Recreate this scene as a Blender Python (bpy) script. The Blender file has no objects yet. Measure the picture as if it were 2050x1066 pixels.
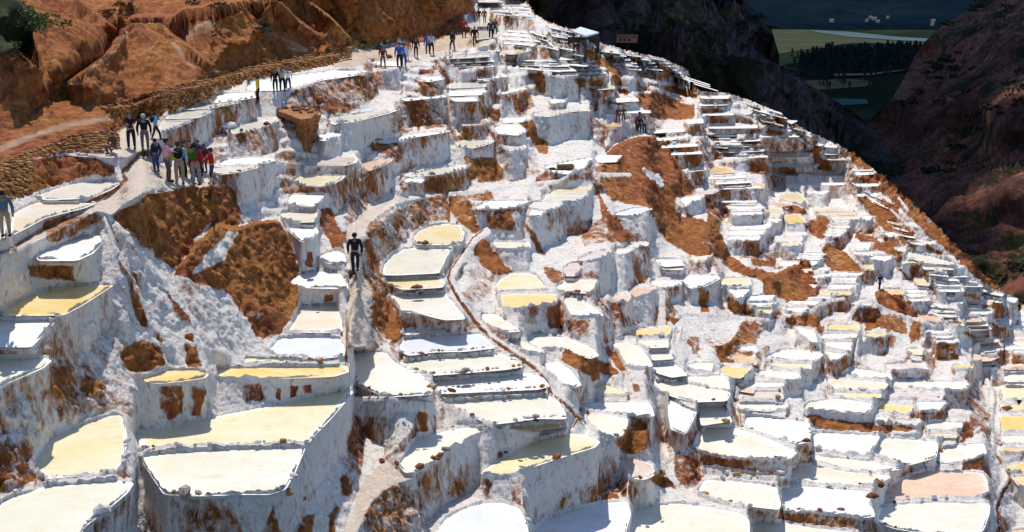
import bpy, bmesh, math, random
import numpy as np
from mathutils import Vector, Matrix
S=bpy.context.scene
# ------------------------------------------------------------------ camera, sky, sun, exposure
CAM_PITCH=math.atan((533.+120.)/2460.)
cam=bpy.data.cameras.new('camera'); camo=bpy.data.objects.new('camera',cam); S.collection.objects.link(camo)
cam.sensor_width=36.; cam.lens=36.*2460./2050.; cam.clip_start=.5; cam.clip_end=30000.
camo.location=(0,0,60.); camo.rotation_euler=(math.pi/2-CAM_PITCH,0,0); S.camera=camo
SUN_EL=math.radians(60); SUN_AZ=math.radians(-14)      # azimuth from straight ahead, negative to the left
SUN_DIR=Vector((math.sin(SUN_AZ)*math.cos(SUN_EL),math.cos(SUN_AZ)*math.cos(SUN_EL),math.sin(SUN_EL)))
W_=bpy.data.worlds.new('World'); S.world=W_; W_.use_nodes=True
nt=W_.node_tree; bg=nt.nodes['Background']; sk=nt.nodes.new('ShaderNodeTexSky'); sk.sky_type='NISHITA'; sk.sun_disc=False
sk.sun_elevation=SUN_EL; sk.sun_rotation=SUN_AZ; sk.altitude=3200; sk.air_density=.8; sk.dust_density=1.6
nt.links.new(sk.outputs[0],bg.inputs[0]); bg.inputs[1].default_value=.15
sl=bpy.data.lights.new('sun','SUN'); so=bpy.data.objects.new('sun',sl); S.collection.objects.link(so)
sl.energy=3.1; sl.angle=math.radians(.55); sl.color=(1.,.955,.88)
so.rotation_euler=(-SUN_DIR).to_track_quat('-Z','Y').to_euler()
S.view_settings.view_transform='Standard'; S.view_settings.look='None'; S.view_settings.exposure=.64; S.view_settings.gamma=1
S.render.engine='CYCLES'
CAMZ=60.
# ------------------------------------------------------------------ survey of the place
# outlines of the salt pans (survey units = photo pixels), with the colour of the brine, shade painted into some bluish ones
PANS_TXT = """
w 500,164 575,153 652,144 662,141 721,142 733,143 710,152 640,162 589,177 555,182 500,182
w 436,188 508,187 512,196 470,203 415,208 405,208
c 375,212 440,206 480,206 420,218 365,221
c 340,227 375,222 425,223 395,237 330,239
c 322,243 385,242 350,257 318,265
w 737,124 800,123 800,133 760,132
c 940,45 985,47 990,53 945,54
c 962,60 985,62 985,76 960,80
w 837,155 880,153 886,160 855,165
g 905,172 925,166 978,165 970,175 908,178
w 950,158 1010,150 1015,154 960,161
w 893,181 957,181 947,191 900,193
w 800,197 890,191 892,195 850,199 812,203
w 908,196 950,194 957,203 918,204
g 650,236 755,223 795,221 775,228 710,244 668,250
g 452,262 500,243 560,240 545,250 500,262 470,268
t 921,243 970,239 978,244 968,250 928,253
w 988,253 1037,251 1053,264 1035,272 995,268
w 1003,238 1055,236 1046,245 1008,247
c 1060,231 1090,223 1150,217 1185,222 1140,225 1098,235
w 1000,183 1050,176 1055,179 1005,189
w 1098,200 1135,195 1130,205 1105,208
y 1005,105 1045,101 1062,103 1030,110
y 1178,173 1228,172 1230,178 1200,181
w 1210,196 1268,196 1280,203 1230,206
w 1212,222 1300,221 1302,227 1222,227
o 1215,249 1246,247 1241,254 1220,255
w 1368,241 1406,238 1408,247 1375,249
w 1400,191 1458,190 1458,198 1405,198
w 1395,208 1442,205 1442,211 1400,213
w 1405,227 1462,226 1462,231 1410,232
w 1415,252 1500,250 1500,257 1420,258
w 637,270 680,265 682,272 650,283 640,281
p 603,324 640,317 712,316 708,326 680,333 608,333
t 722,323 787,319 778,326 738,343 724,330
y 584,362 602,353 690,352 682,360 664,369 646,373 610,372
w 579,391 652,389 642,405 626,414 577,411
c 553,437 566,425 634,423 635,438 628,445 600,446 572,442
w 577,458 628,454 634,465 622,480 604,485 588,470
w 648,514 676,501 690,509 692,525 662,528
w 752,287 800,274 850,266 905,262 880,268 820,277 780,288
g 826,349 880,336 940,330 932,338 895,347 855,353 828,354
w 810,357 850,360 842,367 812,365
g 911,283 990,281 982,288 946,298 931,295 916,293
y 827,476 837,463 860,453 890,449 918,452 924,466 921,483 890,491 835,490
g 767,551 768,530 785,510 812,498 893,498 885,515 878,535 870,547 800,551
y 769,558 872,555 888,566 882,576 808,580 776,568
c 782,593 880,584 903,604 926,639 890,641 868,636 840,627 807,625 795,606
w 809,663 875,657 905,659 880,665 812,671
b 799,690 815,677 870,671 915,668 960,669 977,683 990,697 930,704 870,705 820,712 802,704
g 797,727 870,716 997,710 1020,720 1040,735 1000,741 930,747 850,753 825,740
w 868,761 1000,752 1058,747 1086,757 1099,774 1076,780 980,784 882,789 874,775
g 880,806 1000,797 1090,791 1112,803 1128,825 1130,839 1076,838 1020,846 985,850 960,840 930,825 890,814
o 992,858 1066,849 1130,846 1131,857 1076,862 1010,862
y 965,948 985,930 1030,905 1080,882 1130,868 1175,873 1200,885 1190,896 1120,917 1060,937 1010,952 970,950
c 799,930 820,900 835,880 895,864 941,856 970,861 930,885 890,905 865,928 838,943 812,946
c 707,700 740,703 775,707 785,720 800,735 835,747 850,760 865,780 860,790 780,795 750,785 720,770 712,740
w 578,566 597,550 657,543 683,550 693,568 695,578 657,578 601,576
s 600,616 667,610 672,619 676,637 678,665 637,666 573,665 589,647
b 538,702 560,677 640,674 675,678 683,695 683,713 640,718 563,711
y 490,717 560,720 650,728 600,729 490,727
Y 432,737 520,736 686,733 688,745 662,754 590,757 500,758 437,757
Y 262,764 305,754 335,741 395,741 416,750 409,757 368,763 317,768
Y 0,628 25,609 81,583 142,572 226,571 208,583 165,611 127,631 58,632 15,633
w -40,642 112,642 94,659 74,682 61,695 15,695 -40,692
c -40,718 89,718 101,723 84,738 25,763 0,776 -40,782
G 71,926 101,881 152,856 218,830 236,833 243,876 238,927 223,944 165,952 94,959 76,942
G 268,870 330,860 400,842 520,818 600,800 680,783 706,784 690,805 660,840 630,870 618,886 500,890 350,896 285,902 275,890
g 285,914 350,906 480,899 610,897 600,920 590,945 570,980 540,990 480,990 400,993 330,990 310,960 290,930
g -40,1035 30,995 60,987 101,972 228,963 266,968 254,987 223,1013 190,1038 165,1058 150,1110 -40,1130
w 100,510 152,475 185,470 188,486 172,508 150,522 105,522
c 79,392 107,382 152,366 223,363 232,367 216,379 178,397 100,401
s 23,430 66,407 152,407 175,408 157,417 89,437 46,460 20,473
p 119,308 152,304 218,309 223,316 152,313
c -40,455 5,441 8,475 -40,505
w 440,322 500,316 545,317 552,322 530,328 440,331
c 420,338 520,335 480,346 440,350 420,348
c 1005,292 1051,290 1053,297 1023,303 1012,300
w 1090,334 1142,323 1180,316 1165,336 1138,350 1095,342
w 1187,317 1196,311 1248,311 1234,325 1198,326
y 1102,388 1112,378 1166,377 1165,381 1158,388
g 1083,401 1098,391 1156,391 1140,402 1130,404
c 1062,416 1078,405 1128,408 1112,418 1095,421
w 1060,430 1063,420 1093,424 1080,434 1063,433
w 955,415 980,403 1045,403 1030,413 1000,418 960,420
c 982,485 1060,487 1062,495 1030,501 995,499
b 1228,429 1270,417 1307,418 1290,427 1262,434 1235,434
p 1157,521 1193,503 1226,502 1210,514 1178,524
c 1228,501 1269,499 1255,508 1238,511
c 1249,490 1287,486 1284,493 1264,495
p 1127,540 1142,528 1168,528 1162,540 1150,553 1133,553
y 1375,517 1425,511 1415,521 1392,525
w 1307,520 1362,520 1370,532 1330,535
c 1383,340 1410,334 1413,341 1385,345
o 1418,337 1452,335 1472,346 1430,349
p 1388,384 1440,381 1425,389 1390,389
w 1362,397 1410,392 1402,400 1385,404 1375,414
y 993,575 1000,562 1025,549 1068,549 1085,566 1094,580 1050,582 997,583
Y 999,591 1107,589 1104,603 1096,609 1061,611 1038,622 1012,621
s 1128,573 1145,563 1195,562 1188,580 1178,588 1133,583
c 1127,597 1167,597 1183,614 1208,632 1165,635 1142,632
t 1218,593 1264,593 1256,605 1230,601
t 1256,586 1274,577 1315,579 1300,587 1273,597
c 1300,568 1305,560 1360,565 1365,570 1330,579
w 1312,554 1426,552 1432,558 1406,573 1381,578 1368,565
c 1317,530 1373,530 1365,541 1330,540
y 1446,564 1460,557 1490,558 1492,573 1455,573
w 1455,579 1490,579 1480,595 1474,601
Y 1241,674 1279,662 1347,655 1340,672 1275,676
c 1272,684 1337,681 1338,696 1295,697
c 1221,690 1256,687 1279,699 1294,718 1302,733 1272,738 1254,730 1244,713 1236,700
c 1302,704 1340,702 1348,719 1310,722
w 1309,729 1348,727 1365,740 1376,752 1345,756 1325,748
c 1053,680 1071,672 1132,677 1178,695 1198,712 1180,718 1152,710 1117,697 1085,700 1058,690
c 962,630 990,629 1010,640 1030,655 1041,664 1010,666 985,655 968,643
c 1020,684 1046,683 1076,699 1091,706 1060,708
w 1084,731 1117,725 1142,741 1162,771 1150,776 1127,768 1109,751
y 1188,776 1208,768 1236,781 1260,789 1228,792 1198,789
c 1300,766 1325,761 1390,773 1456,786 1448,803 1390,805 1350,795 1325,785
c 1355,757 1444,753 1457,763 1459,781 1416,775
s 1375,733 1396,727 1429,728 1426,743 1386,744
o 1460,718 1470,710 1517,722 1512,731 1490,729
Y 1439,733 1510,740 1482,758 1459,756
w 1468,697 1512,692 1516,706 1490,705
t 1476,771 1510,776 1508,788 1486,784
w 1168,809 1215,807 1274,807 1279,819 1282,834 1228,829 1178,819
c 1183,835 1208,830 1256,839 1254,852 1244,872 1228,875 1200,862
w 1340,792 1363,812 1391,824 1381,847 1370,868 1345,860 1340,830
c 1396,812 1452,810 1457,829 1464,845 1436,847 1406,852 1403,834
s 1393,893 1402,868 1416,856 1464,855 1530,878 1588,905 1575,918 1500,920 1440,915 1405,905
Y 1408,936 1520,951 1575,951 1570,956 1500,957 1410,941
c 1395,985 1412,963 1460,963 1530,971 1551,976 1560,1010 1556,1020 1520,1016 1470,1009 1430,1000
p 1238,915 1269,917 1305,932 1310,950 1290,960 1263,958 1248,940
g 1268,1066 1276,1020 1300,1014 1360,1008 1412,1016 1480,1029 1497,1042 1497,1120 1262,1120
b 1075,1066 1100,1040 1150,1022 1200,1008 1248,1005 1254,1030 1245,1060 1240,1120 1070,1120
b 885,1066 900,1040 930,1022 960,1010 1000,1008 1030,1018 1042,1040 1048,1066 1050,1120 880,1120
g 1510,1042 1570,1048 1630,1059 1720,1068 1720,1120 1505,1120
w 1564,980 1606,975 1740,986 1748,995 1738,1010 1746,1020 1750,1034 1720,1037 1680,1029 1620,1023 1574,1024 1567,1005
s 1586,938 1609,932 1637,933 1682,945 1784,954 1755,969 1708,974 1632,969 1583,960
c 1624,912 1738,924 1802,940 1760,944 1713,944 1667,934 1635,924
g 1750,908 1768,877 1870,886 1870,900 1867,915 1845,923 1822,930 1790,924
w 1629,872 1650,866 1758,873 1747,892 1732,911 1708,909 1632,897 1626,880
w 1490,834 1530,834 1609,847 1612,862 1609,886 1588,889 1555,880 1530,870 1492,856
c 1492,808 1530,809 1558,812 1556,820 1530,824 1495,820
g 1608,818 1618,806 1682,799 1748,810 1735,829 1672,824
Y 1760,819 1768,809 1827,813 1820,828 1796,827
w 1834,806 1895,806 1887,815 1880,823 1843,824
s 1745,840 1755,835 1785,839 1773,847
p 1793,846 1800,841 1845,844 1832,855
g 1863,852 1876,844 1930,848 1923,862 1868,861
Y 1860,869 1916,872 1912,877 1862,875
s 1885,905 1893,896 1966,889 1971,907 1946,920 1910,928 1886,925
t 1770,990 1791,969 1834,948 1860,943 1949,948 1956,961 1959,984 1948,994 1834,997 1775,1001
g 1756,1045 1766,1021 1780,1012 1860,1007 1979,1009 1977,1029 1966,1060 1950,1075 1850,1068 1790,1058
O 2007,840 2012,834 2090,834 2090,864 2010,863
Y 2008,812 2090,813 2090,824 2010,824
c 2009,887 2017,874 2090,874 2090,890
o 2000,898 2090,898 2090,904 2010,906
Y 2018,938 2090,915 2090,947 2025,944
o 2035,955 2090,955 2090,990 2045,972
o 2030,1064 2090,1055 2090,1110 2028,1110
w 1550,717 1581,699 1644,709 1626,724 1593,722
y 1543,729 1627,730 1622,741 1560,737
c 1512,744 1530,743 1596,746 1604,757 1581,762 1530,753
w 1502,766 1571,768 1568,776 1502,777
p 1497,785 1564,785 1569,799 1497,800
Y 1657,652 1718,650 1720,664 1657,662
c 1645,670 1715,669 1707,679 1648,680
c 1648,686 1706,686 1702,704 1655,696
c 1656,704 1700,711 1668,725
w 1706,736 1782,750 1786,761 1690,751
s 1652,758 1768,768 1757,783 1667,779
y 1665,787 1757,789 1755,797 1690,797
p 1768,731 1809,726 1845,725 1860,741 1792,743
c 1794,762 1910,767 1903,781 1794,776
p 1784,785 1890,790 1885,799 1777,796
y 1812,700 1850,698 1845,711 1830,710
Y 1735,670 1776,668 1771,677 1750,676
t 1980,733 2090,732 2090,740 1990,740
c 2010,750 2090,747 2090,764 2012,765
y 2008,775 2090,774 2090,800 2018,799
O 1915,733 1941,733 1936,740 1920,740
o 1765,580 1803,579 1808,590 1790,592
t 1838,630 1868,632 1884,646 1845,642
w 1670,571 1718,570 1708,580 1672,578
Y 1642,583 1690,584 1687,591 1643,589
w 1617,594 1665,595 1655,600 1620,600
w 1587,603 1648,605 1630,611 1588,609
c 1582,618 1620,616 1605,628 1588,625
w 1505,592 1550,590 1556,596 1542,615 1550,628 1515,630 1500,615
Y 1728,532 1750,535 1748,541 1732,541
w 1672,547 1727,546 1722,551 1670,551
w 1668,557 1715,557 1712,562 1668,562
y 1832,558 1858,558 1860,573 1838,571
t 1940,603 1962,603 1958,609 1944,608
c 1935,622 1975,619 1972,630 1942,630
b 2005,592 2038,598 2030,607 2012,602
w 1992,640 2018,641 2015,654 1998,652
y 1558,392 1596,383 1612,399 1604,408 1568,400
t 1532,405 1590,409 1560,415
y 1532,418 1556,418 1560,429 1543,430
Y 1568,431 1596,430 1612,446 1578,449
w 1621,385 1660,383 1645,391
w 1712,369 1760,367 1758,373 1718,374
w 1715,390 1758,387 1758,393 1720,394
w 1723,435 1752,432 1740,442
w 1716,487 1740,487 1735,499 1712,499
s 1708,504 1735,506 1738,513 1710,511
w 1560,524 1600,525 1582,535 1558,533
c 1795,496 1815,491 1810,503 1798,503
c 1822,502 1860,513 1902,526 1906,532 1850,526 1824,515
y 1803,528 1835,520 1842,530
c 1850,532 1906,536 1898,541 1850,540
w 1530,270 1588,271 1588,275 1530,275
w 1530,308 1625,309 1620,313 1530,313
w 1545,329 1640,330 1636,334 1545,334
w 1545,348 1680,346 1676,351 1545,352
w 1600,368 1682,366 1678,371 1600,372
w 1650,289 1678,292 1674,296 1652,295
w 1645,306 1668,305 1668,310 1648,310
c 1655,317 1690,316 1690,321 1660,321
"""
# flights of small terraces: colour, four corners (tl tr br bl), rows, columns, share of each cell that is wall
FLIGHTS = [
 ("gw", (1478,453),(1545,449),(1512,486),(1457,484), 3,1,.30),
 ("yct",(1640,418),(1683,418),(1718,440),(1668,442), 5,1,.28),
 ("tyc",(1668,446),(1700,447),(1685,478),(1650,474), 5,1,.32),
 ("w",  (1600,506),(1650,508),(1642,524),(1598,521), 3,1,.45),
 ("cty",(1925,638),(1960,638),(2003,702),(1972,708), 8,1,.25),
 ("yYc",(1862,609),(1895,611),(1933,655),(1905,654), 5,1,.25),
 ("wc", (1806,580),(1845,580),(1870,604),(1832,607), 3,1,.25),
 ("cw", (1707,338),(1745,338),(1750,352),(1716,353), 2,1,.35),
 ("tcw",(2022,678),(2090,678),(2090,714),(2026,712), 4,1,.3),
 ("cyw",(1560,470),(1600,465),(1612,495),(1570,497), 3,1,.4),
 ("wwc",(1415,270),(1522,268),(1545,322),(1440,326), 5,1,.68),
 ("w",  (1330,140),(1420,170),(1440,186),(1350,160), 3,1,.7),
 ("b",  (1196,100),(1330,120),(1376,158),(1240,140), 6,3,.62),  # bluish brine colour carries the cloud shade on this flight
 ("b",  (1095,52),(1150,64),(1200,100),(1130,88), 4,2,.6),  # cloud shade painted in as bluish brine here too
 ("b",  (960,2),(1052,4),(1078,40),(1000,34), 5,2,.6),  # top flight, its shaded look put into the bluish colour
 ("w",  (1062,62),(1110,82),(1165,118),(1080,96), 4,2,.62),
 ("w",  (1080,120),(1180,122),(1225,152),(1110,160), 4,2,.62),
 ("w",  (1020,60),(1060,64),(1075,98),(1010,92), 4,1,.6),
 ("wc", (900,108),(985,100),(1000,140),(905,142), 4,1,.68),
 ("wc", (1005,118),(1095,122),(1130,150),(1030,142), 3,1,.66),
 ("w",  (1300,262),(1372,256),(1410,318),(1345,322), 4,1,.66),
 ("wc", (1480,200),(1560,225),(1640,282),(1545,262), 5,2,.62),
 ("w",  (1420,355),(1500,352),(1530,382),(1450,386), 3,1,.62),
 ("w",  (1450,400),(1515,402),(1520,436),(1470,438), 3,1,.6),
 ("w",  (1690,352),(1755,400),(1790,425),(1765,425), 2,1,.6),
 ("wc", (1770,440),(1800,446),(1860,500),(1835,496), 4,1,.6),
 ("w",  (1860,545),(1930,552),(1985,588),(1900,590), 4,2,.5),
 ("ct", (1600,540),(1660,536),(1650,560),(1640,566), 2,1,.5),
 ("wc", (1720,600),(1752,604),(1740,618),(1700,612), 2,1,.5),
 ("wc", (1960,575),(2015,588),(2000,612),(1975,612), 2,1,.5),
 ("w",  (1850,660),(1905,664),(1915,690),(1880,692), 3,1,.5),
 ("wt", (1945,712),(2000,716),(1975,728),(1950,727), 1,1,.3),
 ("c",  (2030,620),(2090,630),(2090,668),(2035,664), 3,1,.4),
]
EDGE = [(1046,-90),(1052,0),(1072,30),(1110,48),(1150,60),(1200,84),(1262,104),(1330,118),(1378,140),(1385,165),(1400,182),
        (1455,186),(1500,200),(1545,220),(1580,240),(1615,262),(1668,285),(1705,304),(1745,336),(1790,372),(1830,410),(1880,455),
        (1925,500),(1960,540),(1990,570),(2020,590),(2050,612),(2170,720)]
# surface classes: share of the step that is level ground, earth amount, outline
ZONES = [
 # left hillside
 (.42,1.0,"-200,-200 1046,-200 1050,-2 930,0 935,40 905,68 860,86 790,84 700,98 640,108 560,124 520,140 440,160 425,190 330,230 240,262 210,300 140,300 60,320 0,350 -200,420"),
 (-.05,1.,"100,192 95,150 150,110 200,60 240,20 250,-40 268,0 262,30 255,60 245,78 215,95 190,112 160,140 128,165 115,195"),
 (-.1,1.,"122,172 165,166 200,188 245,195 215,206 150,202 122,188"),
 (.0,1.,"430,128 445,70 490,25 560,-10 700,-30 705,60 690,92 640,108 560,120 500,126"),
 (.02,1.,"705,60 700,-30 1046,-120 1040,-10 930,-2 900,40 880,60 800,80 720,88"),
 (.05,1.,"0,75 45,105 78,140 100,190 88,205 60,235 30,262 -200,300 -200,60"),
 (.12,.9,"208,216 270,198 350,173 425,158 430,190 380,208 310,228 240,233"),
 (.12,.9,"430,140 560,122 700,98 700,122 600,142 510,157 440,181"),
 # paths and ledges (pale trodden salt)
 (.85,.28,"282,303 304,316 330,341 406,366 440,370 380,377 317,374 279,392 254,407 223,430 198,422 165,422 241,379 254,351 244,341"),
 (.85,.3,"225,302 240,264 265,240 300,233 332,238 320,262 306,300 282,303 250,320"),
 (.8,.16,"165,422 198,422 120,460 60,492 0,522 0,505 80,462"),
 (.85,.2,"690,462 735,420 790,397 870,385 895,390 830,398 790,408 750,435 725,462 718,480 712,548 703,540 695,490"),
 (.85,.1,"700,545 736,545 740,580 742,640 742,694 700,698 694,620"),
 (.8,.22,"690,1066 710,990 735,950 770,925 800,945 830,958 795,968 760,985 735,1020 715,1066 710,1130 680,1130"),
 (.8,.35,"560,180 600,172 740,140 800,132 870,108 905,96 985,78 990,86 900,110 820,132 760,142 660,164 600,180"),
 (.8,.8,"905,68 935,60 945,78 930,94 850,112 800,118 720,118 700,106 790,90"),
 (.8,.7,"690,108 735,112 738,128 700,136 660,138"),
 # earth banks
 (.2,1.,"225,432 300,388 370,374 440,372 470,380 482,430 470,470 420,445 400,470 345,545 300,500 240,452"),
 (.3,1.,"345,545 400,480 430,445 470,455 530,440 560,440 590,500 602,560 592,620 560,672 520,682 500,650 470,600 430,580 390,560"),
 (.15,.9,"60,320 130,312 228,322 232,352 150,358 70,386 0,400 0,350"),
 (.15,.95,"0,350 60,320 70,386 0,402 -60,420 -60,370"),
 (.2,.62,"722,478 790,424 870,392 898,395 902,440 850,450 805,488 772,520 768,590 745,580 722,540"),
 (.3,.95,"738,592 765,586 798,630 804,680 780,682 742,650"),
 (.2,.9,"640,418 665,420 690,470 690,530 665,500 645,460"),
 (.2,1.,"1190,348 1230,290 1290,270 1330,275 1380,370 1390,390 1350,395 1360,430 1440,450 1452,500 1500,540 1520,560 1480,555 1440,515 1380,510 1330,480 1300,420 1270,410 1220,400"),
 (.25,1.,"1520,560 1560,542 1600,526 1620,550 1640,590 1600,605 1575,600 1545,590"),
 (.15,.9,"1200,410 1225,430 1262,475 1240,490 1215,480"),
 (.15,.95,"950,478 962,476 1000,520 1030,545 980,545 955,515"),
 (.3,1.,"1118,702 1180,710 1232,742 1240,756 1180,746 1130,724"),
 (.3,.9,"1205,690 1240,718 1250,752 1225,732"),
 (.15,.95,"1235,872 1280,842 1296,860 1290,905 1250,905 1230,885"),
 (.2,.8,"1360,905 1385,915 1408,945 1402,975 1370,978 1350,940"),
 (.25,.95,"1300,935 1350,965 1362,980 1320,972 1292,962"),
 (.5,.22,"784,826 840,824 830,850 817,872 787,903 769,923 777,885"),
 (.3,.52,"757,990 800,967 832,985 852,1020 856,1130 700,1130 735,1020"),
 (.2,1.,"245,712 260,690 290,680 325,700 332,730 300,745 250,738"),
 (.2,1.,"372,666 385,664 405,730 378,735"),
 (.2,.9,"1588,625 1630,630 1642,656 1600,650"),
 (.2,1.,"1755,582 1790,588 1822,612 1832,636 1780,626 1760,605"),
 (.3,1.,"1925,850 1948,846 1946,878 1922,882"),
 (.4,1.,"1606,832 1720,845 1842,862 1820,867 1700,864 1640,856"),
 (.3,.85,"1690,296 1760,345 1830,402 1900,470 1962,532 1995,566 2010,600 1940,545 1850,462 1790,408 1735,362"),
 (.3,.85,"1725,398 1780,400 1835,480 1838,512 1760,452"),
 (.25,.95,"1272,188 1320,195 1392,205 1392,242 1310,240 1282,215"),
 (.25,.95,"1328,172 1395,183 1395,198 1340,190"),
 (.3,.8,"1165,92 1225,128 1245,156 1190,132"),
 (.3,.9,"1620,440 1655,425 1662,470 1640,478 1625,465"),
 (.3,.9,"1562,408 1600,412 1622,430 1590,428"),
 (.2,.8,"1640,490 1690,500 1730,545 1725,560 1690,545 1655,540"),
 (.3,.8,"1780,470 1820,500 1790,520 1750,500"),
 (.2,.75,"900,395 935,385 960,455 958,478 935,460 905,430"),
 (.2,.7,"760,276 790,282 812,300 800,330 770,310 730,300"),
 (.2,.7,"928,312 990,318 1010,340 1005,360 965,365 940,345"),
 (.2,.6,"560,205 600,175 700,150 760,150 745,205 700,225 640,232 600,225"),
 (.2,.7,"1185,330 1215,330 1250,390 1225,395 1195,360"),
 (.2,.7,"1495,640 1535,650 1500,720 1440,715 1425,695 1455,690"),
 (.2,.6,"20,800 150,775 170,805 90,850 10,835"),
 (.2,.7,"0,880 60,905 75,955 20,985 -60,990 -60,880"),
 (.2,.55,"840,160 880,170 900,185 860,185"),
 (.2,.8,"1355,345 1385,350 1375,378 1345,372"),
]
# crests: the ground behind them lies farther off by this share of the distance
CRESTS = [
 (.045,"345,548 400,482 432,447 470,455 530,440 562,441 592,505"),(.05,"1190,348 1230,290 1290,268 1330,275 1372,355"),(.03,"1500,560 1560,543 1600,527 1622,550"),(.03,"1750,588 1768,580 1796,590 1820,612"),
 (.16,"128,162 165,140 210,105 250,70 262,32 300,27 345,30 368,14 430,6 520,-8 620,-20"),
 (.10,"0,75 40,105 75,140 95,180 102,190"),
 (.03,"210,212 260,210 330,185 425,160 520,132 640,112 700,100"),
 (.05,"330,60 380,90 430,130"),(.10,"620,0 660,30 690,60 710,90"),(.07,"150,-10 200,30 235,60"),(.08,"560,0 600,40 640,70"),(.06,"860,-5 880,20 885,50"),
]
PANS_TXT=PANS_TXT.replace("w 1505,592 1550,590 1556,596 1542,615 1550,628 1515,630 1500,615\n","")+"""Y 1511,367 1530,368 1528,378 1512,376
w 1537,437 1563,440 1555,447 1540,443
w 1167,137 1205,135 1212,141 1175,142
w 1100,114 1158,114 1150,120 1105,121
w 1135,125 1182,130 1170,134 1140,131
g 1475,219 1509,223 1498,230 1480,228
w 1516,225 1549,228 1530,232
t 1520,237 1551,241 1545,247 1528,244
w 1574,241 1597,242 1584,249
w 1560,257 1582,259 1578,264
w 1623,287 1649,289 1642,293
c 1606,295 1621,297 1617,302
w 1652,318 1680,320 1672,324
w 1494,593 1552,591 1543,602 1500,604
w 1496,607 1541,606 1530,614 1506,614
y 1512,618 1538,620 1535,628 1520,625
w 1621,520 1643,521 1626,533
c 1615,568 1638,570 1631,578
w 1592,656 1629,662 1638,688 1625,688 1605,670
w 1900,602 1924,598 1920,609 1905,608
w 1765,469 1789,464 1800,472 1780,475
w 1751,514 1789,514 1777,523 1755,520
w 1864,606 1893,614 1885,618
c 1410,268 1435,265 1425,270
c 1435,294 1460,292 1455,298
"""
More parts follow.
